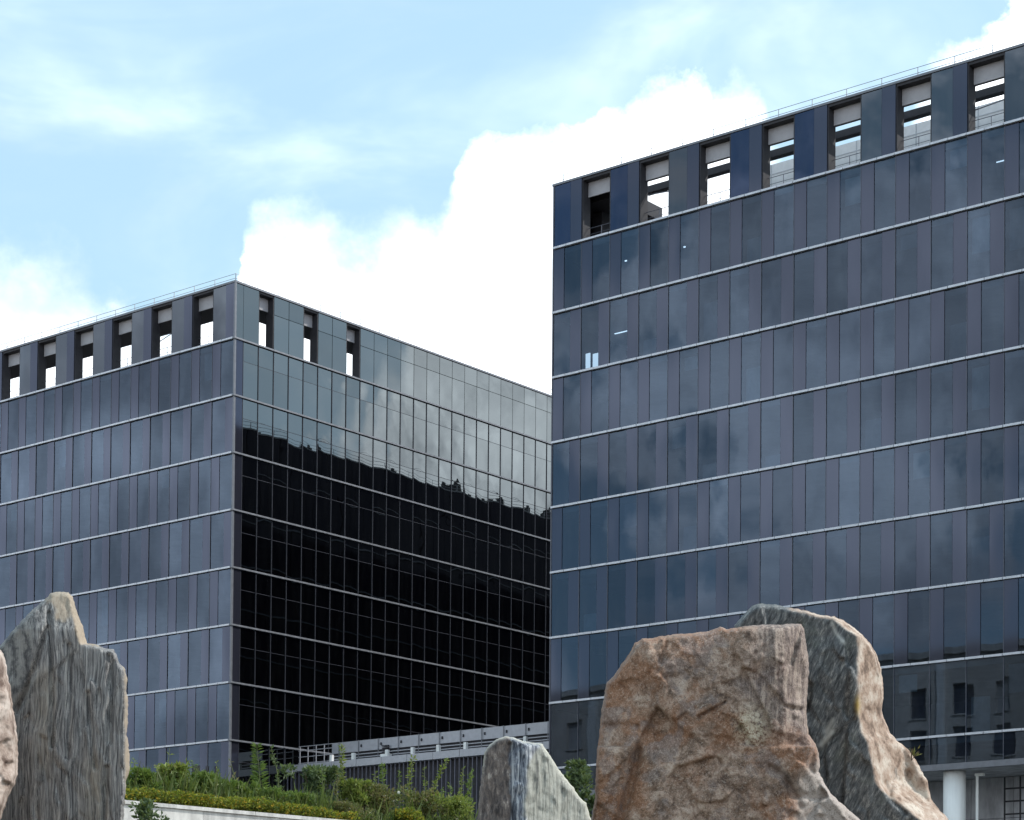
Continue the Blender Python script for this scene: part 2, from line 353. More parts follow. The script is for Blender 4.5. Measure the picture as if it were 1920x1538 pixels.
for r in range(1, 9):
    for i in range(NM):
        if rr.random() < 0.32 and not (r == 2 and i < 3):
            x0 = i * MOD + (0.385 * MOD if r % 2 else 0); w = 0.615 * MOD; h_ = rr.uniform(0.7, 2.6)
            zt = TOP - r * H - 0.5; zz = zt if rr.random() < .5 else TOP - (r + 1) * H + 0.1 + h_
            link('roller_blind', box_mesh('roller_blind', (0.12, 0.30, -round(h_, 1)), (w - 0.12, 0.33, 0), M['blind']), None, rt, (x0, 0, zz))
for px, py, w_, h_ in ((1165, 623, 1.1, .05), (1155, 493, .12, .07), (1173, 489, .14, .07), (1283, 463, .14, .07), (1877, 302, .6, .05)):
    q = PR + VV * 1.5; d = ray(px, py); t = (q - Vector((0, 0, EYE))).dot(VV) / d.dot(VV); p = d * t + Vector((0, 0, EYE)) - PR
    MB().box((p.dot(UV) - w_ / 2, 1.5, p.z - BASE - h_ / 2), (p.dot(UV) + w_ / 2, 1.56, p.z - BASE + h_ / 2)).build('ceiling_light', M['glow'], rt)
for px, w_ in ((1102, .35), (1117, .5)):
    q = PR + VV * 1.5; d = ray(px, 677); t = (q - Vector((0, 0, EYE))).dot(VV) / d.dot(VV); p = d * t + Vector((0, 0, EYE)) - PR
    MB().box((p.dot(UV) - w_ / 2, 1.5, p.z - BASE - .45), (p.dot(UV) + w_ / 2, 1.56, p.z - BASE + .5)).build('daylight_strip', M['glow'], rt)  # glowing strips added for daylight showing through from the opposite side
# open roof storey: perimeter beam, pergola beams and the plant room behind
MB().box((0.5, 0.60, TOP - 0.90), (WR, 1.45, TOP - 0.13)).build('roof_beam', M['dark'], rt)
MB().box((4.3, 4.0, TOP - 0.40), (WR, 4.5, TOP + 0.05)).build('roof_beam', M['dark'], rt)
for i in range(2, 12):
    link('cross_beam', box_mesh('cross_beam', (-0.12, 1.452, -0.36), (0.12, 3.998, -0.02), M['dark']), None, rt, ((2 * i + 1.75) * MOD, 0, TOP))
MB().box((0.26, 1.46, TOP - 1.2), (3.6, 7.0, TOP - 0.3)).box((0.8, 3.0, TOP - H + 0.1), (1.6, 4.2, TOP - 1.21)).build('roof_frame', M['dark'], rt)
pr_ = MB().box((8.6, 8.0, TOP - H + 0.06), (WR - 2, 18, TOP + 1.0)).build('plant_room', M['plant_room'], rt)
for k in range(18):
    link('cladding_joint', box_mesh('cladding_joint', (-0.03, 7.975, TOP - H + .1), (0.03, 7.998, TOP + 0.98), M['rail']), None, pr_, (9.4 + k * 2.1, 0, 0))
for z in (TOP - 0.55, TOP + 0.35):
    link('cladding_joint', box_mesh('cladding_band', (8.6, 7.97, -0.03), (WR - 2, 7.996, 0.03), M['rail']), None, pr_, (0, 0, z))
MB().box((0.3, 0.25, TOP - H - 0.10), (WR, DEP, TOP - H + 0.05)).build('roof_deck', M['concrete'], rt)

def railing(root, a, b, top, n, hh=0.75):
    a, b = Vector(a), Vector(b); m = MB()
    for z in (0.42, hh): m.tube([a + Vector((0, 0, top + z)), b + Vector((0, 0, top + z))], 0.020, 5)
    o = m.build('roof_railing', M['rail'], root)
    for i in range(n + 1):
        p = a.lerp(b, i / n)
        link('post', box_mesh('rail_post', (-0.02, -0.02, 0.06), (0.02, 0.02, hh), M['rail']), None, o, (p.x, p.y, top))
rr = random.Random(44); v_ = 24.0
while v_ < DEP - 4:
    w_, d_, h_ = rr.uniform(.4, 1.2), rr.uniform(.4, 1.6), rr.uniform(.15, .55) * (1.9 if 55 < v_ < 95 else 1)
    MB().box((0.6, 0, TOP - 0.1), (0.6 + w_, d_, TOP + h_)).box((0.7, 0.1, TOP + h_ + .002), (0.7 + w_ * .5, 0.1 + d_ * .5, TOP + h_ + .25)).build('roof_unit', M['dark'], rt, (0, v_, 0)); v_ += rr.uniform(1.5, 5.0) if 55 < v_ < 95 else rr.uniform(6, 14)
railing(rt, (0.4, 3.0, 0), (0.4, DEP - 2, 0), TOP, 30)
railing(rt, (0.3, 0.5, 0), (WR - .3, 0.5, 0), TOP, 23)

# undercroft
cw = MB()
for k in range(20): cw.box((0.4 + k * 2.7, 6.0, 0), (0.4 + k * 2.7 + 2.67, 6.3, 2.95)).box((0.4 + k * 2.7, 6.0, 2.98), (0.4 + k * 2.7 + 2.67, 6.3, SOF - 0.36))
for k in (12.48, 16.5, 8.5):
    b = MB().tube([(0, 0, 0), (0, 0, SOF - 0.365)], 0.63, 40).build('column', M['white'], rt, (k * MOD, 0.85, 0), smooth=False)
    b.data.polygons.foreach_set('use_smooth', [len(p.vertices) == 4 for p in b.data.polygons])

# ---- left tower
lt = empty('office_tower', PL + Vector((0, 0, BASE)), -ANG)
tag(lt, 'farther dark glass office tower with corner facing, black reflection on its right side', 'tower', 'twin dark glass towers')
TOPL = ZL - BASE; NL = 15; WL = 22 * MOD; DL = 130.0
front_skin(lt, TOPL, -1, NL, 9, seed=23)
top_row(lt, TOPL, -1, NL, 9)
P2, O2, N2 = 1.571, 0.78, 27
rr = random.Random(31)
for r in range(1, 10):
    zt = TOPL - r * H - 0.05; zb = TOPL - (r + 1) * H + 0.05; zm = zt - 0.35 * H
    for k in range(-1, N2):
        a = O2 + k * P2 if k >= 0 else 0.06; w = P2 if k >= 0 else O2 - 0.06
        if k < 0:
            link('facade_panel', pane_mesh('facade_panel', w - 0.03, zt - zb, 0.08, 0.001, M['panel'], 0), None, lt, (0, a + w / 2, (zt + zb) / 2), (0, 0, R(90))); continue
        tilt = (R(rr.gauss(0, 0.05)), 0, R(90 + rr.gauss(0, 0.10)))
        for nm, z0, z1 in (('upper_pane', zm + 0.02, zt), ('window_pane', zb, zm - 0.02)):  # upper and lower panes are the same see-through side glass
            link(nm, pane_mesh(nm, w - 0.05, z1 - z0, 0.05, 0.0050, M['glass_side'], rr.randrange(5)), None, lt, (0, a + w / 2, (z0 + z1) / 2), tilt)
zt, zb = TOPL - 0.12, TOPL - H + 0.05; zm = zt - 0.33 * H
for k in range(-1, N2):
    a = O2 + k * P2 if k >= 0 else 0.06; w = P2 if k >= 0 else O2 - 0.06
    if k in (1, 4, 7):
        MB().box((-0.75, a, zb), (0.03, a + 0.07, zt)).box((-0.75, a + w - 0.07, zb), (0.03, a + w, zt)).box((-0.75, a + 0.072, zt - 0.16), (0.03, a + w - 0.072, zt)).build('opening_reveal', M['dark'], lt)
        MB().box((-0.58, a + 0.09, zt - 1.12), (-0.50, a + w - 0.09, zt - 0.17)).build('header_panel', M['header'], lt)
    elif k < 0 or k == 0:
        link('facade_panel' if k < 0 else 'glass_pane', pane_mesh('corner_pane', w - 0.03, zt - zb, 0.06, 0.002, M['glass_side'], k), None, lt, (0, a + w / 2, (zt + zb) / 2), (0, 0, R(90)))
    else:
        tilt = (R(rr.gauss(0, 0.06)), 0, R(90 + rr.gauss(0, 0.12)))
        for nm, z0, z1 in (('upper_pane', zm + 0.02, zt), ('window_pane', zb, zm - 0.02)):
            link(nm, pane_mesh(nm, w - 0.05, z1 - z0, 0.05, 0.002, M['glass_side'], rr.randrange(5)), None, lt, (0, a + w / 2, (z0 + z1) / 2), tilt)
    if k not in (1, 4, 7):
        link('screen_backing', box_mesh('screen_backing_side', (-0.20, 0.02, zb), (-0.03, w - 0.02, zt), M['dark']), None, lt, (0, a, 0))
for k in range(N2 + 1):
    link('mullion', box_mesh('mullion_l', (0.0, -0.022, 0), (0.10, 0.022, TOPL - H - 0.06), M['shaded_bar']), None, lt, (0, O2 + k * P2, 0))
for i in range(NL + 1):
    link('mullion', box_mesh('mullion_f', (-0.014, -0.10, 0), (0.014, 0.0, TOPL - H - 0.06), M['mullion']), None, lt, (-i * MOD - 0.03, 0, 0))
for r in range(1, 10):
    link('side_ledge', box_mesh('side_ledge_l', (0.0, -0.2, -0.06), (0.2, DL, 0.06), M['side_ledge']), None, lt, (0, 0, TOPL - r * H))
    link('transom', box_mesh('transom', (0.0, O2, -0.02), (0.05, O2 + N2 * P2, 0.014), M['shaded_bar']), None, lt, (0, 0, TOPL - r * H - 0.05 - 0.35 * H))
    link('floor_slab', box_mesh('floor_slab_l', (-WL + .3, 0.16, -0.42), (-0.12, 50, 0.05), M['interior']), None, lt, (0, 0, TOPL - r * H))
MB().box((-WL + .3, 12.0, 0), (-10, 12.3, TOPL - H)).box((-10.3, 12.302, 0), (-10, 50, TOPL - H)).build('core_wall', M['interior'], lt)
MB().box((-0.02, -0.12, 0), (0.12, 0.03, TOPL - 0.12)).build('corner_post', M['coping'], lt)
MB().box((-WL, -0.14, TOPL - 0.118), (0.14, 0.75, TOPL + 0.03)).box((-0.75, 0.752, TOPL - 0.118), (0.14, DL, TOPL + 0.03)).build('coping', M['coping'], lt)
MB().box((-WL, 0.60, TOPL - 1.0), (-0.6, 3.3, TOPL - 0.13)).box((-3.3, 3.302, TOPL - 1.0), (-0.6, DL, TOPL - 0.13)).build('roof_beam', M['dark'], lt)
MB().box((-WL, DL, 0), (0, DL + .3, TOPL - .12)).box((-WL - .3, 0, 0), (-WL, DL, TOPL - .12)).box((-WL, -0.06, 0), (-NL * MOD - 0.05, 0.2, TOPL - .12)).build('back_wall', M['dark'], lt)
MB().box((-0.25, O2 + N2 * P2, 0), (0.04, DL, TOPL - .12)).build('side_wall', M['black_glass'], lt)  # unseen far stretch, lengthened so mirrored rays end dark instead of in sky
MB().box((-WL, 0.25, TOPL - H - 0.10), (-0.25, DL, TOPL - H + 0.05)).build('roof_deck', M['concrete'], lt)
rr = random.Random(15)
for r in range(1, 9):
    for i in range(NL):
        if rr.random() < 0.15:
            x0 = -(i + 1) * MOD + (0.385 * MOD if r % 2 else 0); h_ = rr.uniform(0.7, 2.4)
            link('roller_blind', box_mesh('roller_blind', (0.12, 0.30, -round(h_, 1)), (0.615 * MOD - 0.12, 0.33, 0), M['blind']), None, lt, (x0, 0, TOPL - r * H - 0.5))
railing(lt, (-WL + .3, 0.4, 0), (-0.4, 0.4, 0), TOPL, 22)
railing(lt, (-0.4, 0.4, 0), (-0.4, 45, 0), TOPL, 20)
MB().tube([(-0.2, 1.2, TOPL), (-0.2, 1.2, TOPL + 1.5)], 0.02, 5).build('lightning_rod', M['rail'], lt)

# undercroft wall of the right tower, with its downpipe and window grille
uw = empty('concrete_wall', PR + Vector((0, 0, BASE)), -ANG)
tag(uw, 'grey concrete panel wall with a dark window grid under the raised tower', 'wall')
for k in range(18):
    for z0, z1 in ((0, 2.0), (2.03, 3.6), (3.63, SOF - 0.37)):
        x0 = 0.4 + k * 2.7
        if 33.9 < x0 + 1.3 < 40: continue
        link('concrete_panel', box_mesh('concrete_panel', (x0, 5.0, z0), (x0 + 2.67, 5.25, z1), M['concrete']), None, uw)
def onplane(px, py, v0, P):
    """point of the pixel's ray on the vertical plane parallel to the fronts, v0 metres behind P"""
    d = ray(px, py); o = Vector((0, 0, EYE)); t = (P + VV * v0 - o).dot(VV) / d.dot(VV); return o + d * t
def loc_of(p, P):
    q = p - P; return Vector((q.dot(UV), q.dot(VV), p.z - BASE))
g0 = loc_of(onplane(1882, 1500, 5.0, PR), PR).x
gw = MB().box((g0, 5.12, 0), (g0 + 7, 5.16, SOF - 0.37)).build('window_glass', M['glass_dark'], uw)
for k in range(8):
    link('glazing_bar', box_mesh('gbar_v', (-0.05, 4.98, 0), (0.05, 5.10, SOF - 0.38), M['dark']), None, gw, (g0 + 0.06 + k * 0.98, 0, 0))
for k in range(9):
    link('glazing_bar', box_mesh('gbar_h', (g0, 4.99, -0.05), (g0 + 7, 5.09, 0.05), M['dark']), None, gw, (0, 0, SOF - 1.05 - k * 0.74))
dp = loc_of(onplane(1832, 1500, 1.6, PR), PR)
dpo = empty('downpipe', PR + UV * dp.x + VV * 1.6 + Vector((0, 0, BASE)), -ANG)
tag(dpo, 'thin white downpipe beside the round column under the tower', 'pipe')
MB().tube([(0, 0, 0), (0, 0, SOF - 0.62)], 0.085, 12).build('pipe', M['white'], dpo)
MB().box((-0.10, -0.12, SOF - 0.62), (0.42, 0.12, SOF - 0.48)).build('hopper', M['white'], dpo)

for a_, b_ in ((361, 376), (387, 392), (404, 408)):
    p = loc_of(onplane(a_, 1437, 0, PL), PL); q = loc_of(onplane(b_, 1478, 0, PL), PL)
    MB().box((p.x, -0.085, q.z), (q.x, -0.06, p.z)).build('vent_opening', M['dark'], lt)

# ------------------------------------------------------------------ low link building between the towers
LS = 5.2
lk = empty('link_building', PR + VV * LS + Vector((0, 0, BASE)), -ANG)
tag(lk, 'low grey link building with vertical fins and roof parapet between the towers', 'building')
lu0 = -29.4; zb1 = loc_of(onplane(909, 1402, LS, PR), PR).z; zb0 = loc_of(onplane(909, 1416, LS, PR), PR).z
zt1 = loc_of(onplane(920, 1364, LS + 1.2, PR), PR).z
for k in range(12):
    link('fascia_panel', box_mesh('fascia_panel', (0.02, -0.25, zb0), (2.46, 0.5, zb1), M['link_metal']), None, lk, (lu0 + k * 2.48, 0, 0))
MB().box((lu0, 0.42, 0), (0, 0.50, zb0)).build('dark_glazing', M['dark'], lk)
MB().box((lu0, 4.0, 0), (0, 4.2, zb0)).build('inner_wall', M['dark'], lk)
for k in range(int(-lu0 / 0.405)):
    link('fin', box_mesh('link_fin', (-0.024, -0.10, 0), (0.024, 0.0, zb0 - 0.01), M['fin']), None, lk, (lu0 + 0.2 + k * 0.405, 0, 0))
MB().box((lu0 + 3.6, 1.20, zb1 + 0.78), (0, 1.30, zt1)).build('parapet', M['link_metal'], lk)
MB().box((lu0 + 3.6, 1.36, zb1 - 0.04), (0, 1.42, zb1 + 0.80)).build('parapet_backing', M['dark'], lk)
MB().box((lu0, 0.5, zb0), (0, 9, zb1 - 0.05)).build('roof', M['link_metal'], lk)
for k in range(13):
    x = lu0 + 4.6 + k * 1.98
    link('parapet_bracket', box_mesh('parapet_bracket', (-0.03, 1.12, zt1 - 0.50), (0.06, 1.196, zt1 - 0.30), M['dark']), None, lk, (x, 0, 0))
    link('parapet_joint', box_mesh('parapet_joint', (-0.03, 1.13, zb1), (0.03, 1.149, zt1 + 0.03), M['coping']), None, lk, (x - .25, 0, 0))
for z in (zb1 + 0.34, zb1 + 0.57):
    link('parapet_rail', box_mesh('parapet_rail', (lu0 + 3.6, 1.15, -0.03), (0, 1.197, 0.03), M['link_metal']), None, lk, (0, 0, z))
for px in (622, 663, 726, 774, 822, 873, 985):
    x = loc_of(onplane(px, 1400, LS, PR), PR).x
    link('white_light_box', box_mesh('white_light_box', (-0.12, -0.1, 0), (0.12, 0.12, 0.50), M['white']), None, lk, (x, 0, zb1 + 0.001))
xv = loc_of(onplane(701, 1400, LS, PR), PR).x
vb = MB().box((xv - 0.1, 0.8, zb1), (xv + 0.75, 1.12, zb1 + 0.36)).build('vent_box', M['white'], lk)
for k in range(4):
    link('vent_louvre', box_mesh('vent_louvre', (xv - 0.1, 0.95, -0.05), (xv + 0.5, 1.12, 0.04), M['dark']), None, vb, (0, 0, zb1 + 0.5 + k * 0.16))
hr = MB()
for z in (0.2, 0.5, 0.8, 1.0): hr.box((lu0 + 0.1, 1.16, zb1 + z * (zt1 - zb1) - 0.05), (lu0 + 3.6, 1.20, zb1 + z * (zt1 - zb1)))
hro = hr.build('handrail', M['link_metal'], lk)
for k in range(5):
    link('post', box_mesh('handrail_post', (-0.03, 1.202, 0), (0.03, 1.25, zt1 - zb1), M['link_metal']), None, hro, (lu0 + 0.2 + k * 0.85, 0, zb1))

# ------------------------------------------------------------------ beige building across the forecourt (seen mirrored in the lowest floors)
ax = empty('beige_building', PR + UV * -36 + VV * -75 + Vector((0, 0, BASE - 2)), -ANG)
tag(ax, 'beige rendered building mirrored in the lowest floors of the tower', 'building')
AH, AW = 36.0 - BASE + 2, 46.0
cols = [(-AW + 2.2 + k * 4.6) for k in range(20)]; lev = [1.6 + k * 4.2 for k in range(6)]
MB().box((-AW, -16, 0), (AW, -0.5, AH)).build('body', M['beige'], ax)
wall = MB(); prev = -AW; WW, WH = 2.0, 3.0
for x in cols + [None]:
    wall.box((prev, -0.498, 0), (AW if x is None else x, 0, AH)); prev = (x or 0) + WW
for x in cols:
    zz = 0
    for z in lev: wall.box((x + .002, -0.497, zz), (x + WW - .002, -0.002, z)); zz = z + WH
    wall.box((x + .002, -0.497, zz), (x + WW - .002, -0.002, AH - .01))
wall.build('wall', M['beige'], ax)
ra = random.Random(9)
for i, x in enumerate(cols):
    if i % 3 == 2: MB().box((x + WW + 0.9, 0.002, 0), (x + WW + 1.7, 0.45, AH - 0.6)).build('pilaster', M['white'], ax)
    for z in lev:
        o = link('window', box_mesh('annex_window', (0.0, -0.48, 0), (WW, -0.40, WH), M['annex_glass'] if ra.random() < .7 else M['interior']), None, ax, (x, 0, z))
        link('sill', box_mesh('annex_sill', (-0.1, 0.003, -0.14), (WW + 0.1, 0.14, -0.01), M['stonewall']), None, o)
MB().box((-AW - .3, -16.3, AH), (AW + .3, 0.4, AH + 0.6)).build('cornice', M['stonewall'], ax)

# ------------------------------------------------------------------ rocks
SEG = np.array
def poly_dist(P, poly):
    a = np.array(poly); b = np.roll(a, -1, 0); d = b - a; L2 = (d ** 2).sum(1)
    t = np.clip(((P[:, None, :] - a[None]) * d[None]).sum(2) / L2[None], 0, 1)
    q = a[None] + t[..., None] * d[None]; return np.sqrt(((P[:, None, :] - q) ** 2).sum(2)).min(1)
def line_dist(P, line):
    a = np.array(line[:-1], float); b = np.array(line[1:], float); d = b - a; L2 = (d ** 2).sum(1)
    t = np.clip(((P[:, None, :] - a[None]) * d[None]).sum(2) / L2[None], 0, 1)
    q = a[None] + t[..., None] * d[None]; return np.sqrt(((P[:, None, :] - q) ** 2).sum(2)).min(1)
def inside(P, poly):
    a = np.array(poly); x, y = P[:, 0], P[:, 1]; r = np.zeros(len(P), bool); j = len(a) - 1
    for i in range(len(a)):
        c = ((a[i, 1] > y) != (a[j, 1] > y)) & (x < (a[j, 0] - a[i, 0]) * (y - a[i, 1]) / (a[j, 1] - a[i, 1] + 1e-9) + a[i, 0]); r ^= c; j = i
    return r
def facets(P, n, seed, slope, off, sharp, sx=1.0, sy=1.0):
    """chipped planar facets: every vertex follows the tilted plane of its nearest chip, with narrow seams between chips"""
    rs = np.random.RandomState(seed); lo, hi = P.min(0), P.max(0)
    C = lo + rs.rand(n, 2) * (hi - lo); S = np.array([sx, sy])
    gsl = rs.normal(0, slope, (n, 2)); oo = rs.normal(0, off, n); outv = np.zeros(len(P))
    for a in range(0, len(P), 4000):
        Q = P[a:a + 4000]; dv = Q[:, None, :] - C[None]; d = np.sqrt(((dv * S) ** 2).sum(2)); w = np.exp(-(d - d.min(1, keepdims=True)) * sharp)
        pl = oo[None] + (dv * gsl[None]).sum(2); outv[a:a + 4000] = (w * pl).sum(1) / w.sum(1)
    return outv
def rock(name, outline, Yd, depth, back, mat, zone, label, grooves=(), rim=22, step=3.2, rough=(0.05, 0.02), grain=(1, 1, 1), seed=0, group=None, chips=((40, 0.0006, 0.02, 0.35), (420, 0.0012, 0.006, 0.8)), chip_scale=(1, 1)):
    """a boulder: its silhouette is filled with a fine triangulation, given a faceted front and a rounded back"""
    out = []
    rs = random.Random(seed)
    for i in range(len(outline)):
        a = Vector(outline[i]); b = Vector(outline[(i + 1) % len(outline)]); n = max(1, int((b - a).length / (step * 0.9)))
        if min(a.y, b.y) > 1600: n = max(1, n // 4)
        nrm = Vector((b.y - a.y, a.x - b.x)).normalized()
        for k in range(n):
            p = a.lerp(b, k / n); j = noise.noise(Vector((p.x * 0.12, p.y * 0.12, seed))) * 1.6 + noise.noise(Vector((p.x * 0.35, p.y * 0.35, seed + 9))) * 0.8
            out.append(p + nrm * j)
    poly = [(p.x, p.y) for p in out]; arr = np.array(poly)
    x0, y0 = arr.min(0); x1, y1 = arr.max(0)
    gx = []; y = y0 + step * .5; row = 0
    while y < y1:
        st = step if y < 1560 else step * 4
        gx += [(x + (st * .5 if row % 2 else 0) + rs.uniform(-.25, .25) * st, y + rs.uniform(-.25, .25) * st) for x in np.arange(x0, x1, st)]
        y += st; row += 1
    gp = np.array(gx); gp = gp[inside(gp, poly)]; gp = gp[poly_dist(gp, poly) > step * 0.6]
    nb = len(poly); pts = [Vector(p) for p in poly] + [Vector((p[0], p[1])) for p in gp]
    vv, ee, ff, ov, oe, of = geometry.delaunay_2d_cdt(pts, [(i, (i + 1) % nb) for i in range(nb)], [list(range(nb))], 1, 1e-6)
    P = np.array([(p.x, p.y) for p in vv]); e = poly_dist(P, poly); e[e < 0.05] = 0
    t = np.clip(e / rim, 0, 1); prof = np.sqrt(np.maximum(0, 1 - (1 - t) ** 2))
    D = depth(P) * prof
    for line, w, dp_ in grooves: D -= dp_ * np.exp(-(line_dist(P, line) / w) ** 2) * t
    for nchip, sl, of_, sh in chips: D += np.clip(e / 8, 0, 1) * facets(P, nchip, seed * 7 + nchip, sl, of_, sh, *chip_scale)
    m2 = 18.0 / F
    for i, (px, py) in enumerate(P):
        if e[i] <= 0: continue
        q = Vector((px * m2 * grain[0], py * m2 * grain[2], seed * 3.7)); k = min(1, e[i] / 10)
        D[i] += k * (rough[0] * (noise.ridged_multi_fractal(q * 1.6, 1.0, 2.1, 5, 1.0, 2.0) - 1.0) + rough[1] * noise.fractal(q * 11, 0.6, 2.1, 6))
    D = np.maximum(D, 0.0)
    te = np.clip(e / (rim * 3.2), 0, 1); B = back * np.sqrt(np.maximum(0, 1 - (1 - te) ** 2))
    basis = at(float(P[:, 0].mean()), 1500, Yd); org = Vector((basis.x, Yd, ground(basis.x, Yd) - 0.05))
    n = len(P); co = [at(P[i, 0], P[i, 1], Yd - D[i]) - org for i in range(n)]; fa = []
    area = lambda q: (P[q[1]] - P[q[0]])[0] * (P[q[2]] - P[q[0]])[1] - (P[q[1]] - P[q[0]])[1] * (P[q[2]] - P[q[0]])[0]
    bm = {}
    for i in range(n):
        if e[i] > 0:
            bm[i] = len(co); co.append(at(P[i, 0], P[i, 1], Yd + max(0.0, B[i] * (1 + 0.15 * noise.noise(Vector((P[i, 0] * .02, P[i, 1] * .02, seed)))))) - org)
        else: bm[i] = i
    for q in ff:
        q = list(q)
        if len(q) < 3: continue
        if area(q) > 0: q.reverse()          # image y points down: make the front face the viewer
        fa.append(tuple(q)); fa.append(tuple(bm[i] for i in reversed(q)))
    me = bpy.data.meshes.new(name); me.from_pydata([tuple(c) for c in co], [], fa); me.polygons.foreach_set('use_smooth', [True] * len(fa))
    at_ = me.color_attributes.new('zone', 'FLOAT_COLOR', 'POINT'); Z3 = zone(P, e)
    buf = np.zeros((len(co), 4), np.float32); buf[:n, :3] = Z3; buf[:, 3] = 1
    for i, j in bm.items(): buf[j, :3] = Z3[i]
    at_.data.foreach_set('color', buf.ravel()); me.update()
    o = link(name, me, mat, None, org); tag(o, label, 'boulder', group); return o

def rock_mat(name, build, bump=0.5, dist=0.01):
    m, g, out = new_mat(name); vec = objvec(g)
    z = g.n('ShaderNodeSeparateColor', {0: g.n('ShaderNodeVertexColor', layer_name='zone').outputs[0]})
    col, height = build(g, vec, z.outputs[0], z.outputs[1], z.outputs[2])
    b = g.n('ShaderNodeBump', {'Strength': bump, 'Distance': dist, 'Height': height})
    p = g.n('ShaderNodeBsdfPrincipled', {'Base Color': col, 'Roughness': 0.82, 'Specular IOR Level': 0.3, 'Normal': b.outputs[0]})
    g.nt.links.new(p.outputs[0], out.inputs[0]); return m
def b_brown(g, v, za, zb, zc):
    big = g.noise(v, 1.3, 5.0, 0.6, 0.3); med = g.noise(v, 7.0, 8.0, 0.72, 0.5); fine = g.noise(v, 38, 6.0, 0.75); spk = g.noise(v, 95, 4.0, 0.7); b2 = g.noise(v, 2.6, 6.0, 0.65, 0.4, off=(4, 1, 8))
    vert = g.noise(g.scalev(v, (14, 9, 1.6)), 2.0, 6.0, 0.68)
    c = g.ramp(med, [(0.36, (0.075, 0.045, 0.032)), (0.45, (0.18, 0.118, 0.083)), (0.53, (0.30, 0.205, 0.15)), (0.63, (0.48, 0.375, 0.30))])
    c = g.mix(g.mr(big, 0.48, 0.58, 0, 0.75), c, g.mix(fine, (0.13, 0.045, 0.016), (0.40, 0.20, 0.105)))
    c = g.mix(g.m('MULTIPLY', g.mr(b2, 0.51, 0.58), 0.55), c, g.mix(med, (0.12, 0.095, 0.09), (0.30, 0.25, 0.23)))
    c = g.mix(g.m('MULTIPLY', za, 0.75), c, g.ramp(vert, [(0.38, (0.065, 0.05, 0.05)), (0.49, (0.20, 0.155, 0.14)), (0.60, (0.46, 0.37, 0.31))]))
    c = g.mix(g.m('MULTIPLY', zb, g.mr(med, 0.25, 0.5, 0.45, 0.95)), c, g.mix(fine, (0.22, 0.185, 0.16), (0.60, 0.53, 0.48)))
    c = g.mix(g.m('MULTIPLY', zc, g.mr(fine, 0.40, 0.58)), c, (0.62, 0.56, 0.42))
    c = g.mix(g.m('MULTIPLY', g.mr(fine, 0.53, 0.66), 0.60), c, (0.46, 0.38, 0.31))
    c = g.mix(g.m('MULTIPLY', g.mr(fine, 0.46, 0.35), 0.6), c, (0.045, 0.032, 0.026))
    c = g.mix(g.m('MULTIPLY', g.mr(spk, 0.54, 0.66), 0.45), c, (0.55, 0.46, 0.39))
    c = g.mix(g.m('MULTIPLY', g.mr(spk, 0.46, 0.36), 0.5), c, (0.05, 0.035, 0.03))
    return c, g.m('ADD', g.m('MULTIPLY', med, 1.0), g.m('ADD', g.m('MULTIPLY', fine, 0.7), g.m('MULTIPLY', spk, 0.3)))
def b_slate(g, v, za, zb, zc):
    rot = g.n('ShaderNodeMapping', {0: v, 2: (0, R(-22), 0)}).outputs[0]
    st = g.noise(g.scalev(rot, (11, 8, 2.6)), 3.0, 8.0, 0.75, 0.35); fine = g.noise(v, 30, 6.0, 0.7); big = g.noise(v, 1.8, 4.0, 0.6)
    c = g.ramp(st, [(0.36, (0.035, 0.038, 0.040)), (0.46, (0.085, 0.090, 0.093)), (0.55, (0.140, 0.145, 0.145)), (0.64, (0.32, 0.32, 0.30))])
    c = g.mix(g.m('MULTIPLY', g.mr(big, 0.52, 0.68), 0.5), c, (0.11, 0.125, 0.10))
    st3 = g.noise(g.scalev(rot, (46, 20, 2.4)), 2.4, 4.0, 0.6, 0.3)
    c = g.mix(g.m('MULTIPLY', g.mr(st3, 0.58, 0.68), 0.4), c, (0.30, 0.305, 0.295)); c = g.mix(g.m('MULTIPLY', g.mr(st3, 0.44, 0.36), 0.45), c, (0.025, 0.028, 0.03))
    pe = g.ramp(g.noise(v, 5.5, 6.0, 0.65), [(0.36, (0.13, 0.085, 0.06)), (0.45, (0.32, 0.225, 0.165)), (0.54, (0.44, 0.345, 0.275)), (0.64, (0.54, 0.47, 0.39))])
    pe = g.mix(g.m('MULTIPLY', g.mr(fine, 0.48, 0.36), 0.55), pe, (0.12, 0.09, 0.065))
    c = g.mix(za, c, pe)
    c = g.mix(zb, c, (0.50, 0.50, 0.46)); c = g.mix(g.m('MULTIPLY', zc, 0.8), c, (0.42, 0.27, 0.05))
    return c, g.m('ADD', g.m('MULTIPLY', st, 0.5), g.m('MULTIPLY', fine, 0.6))
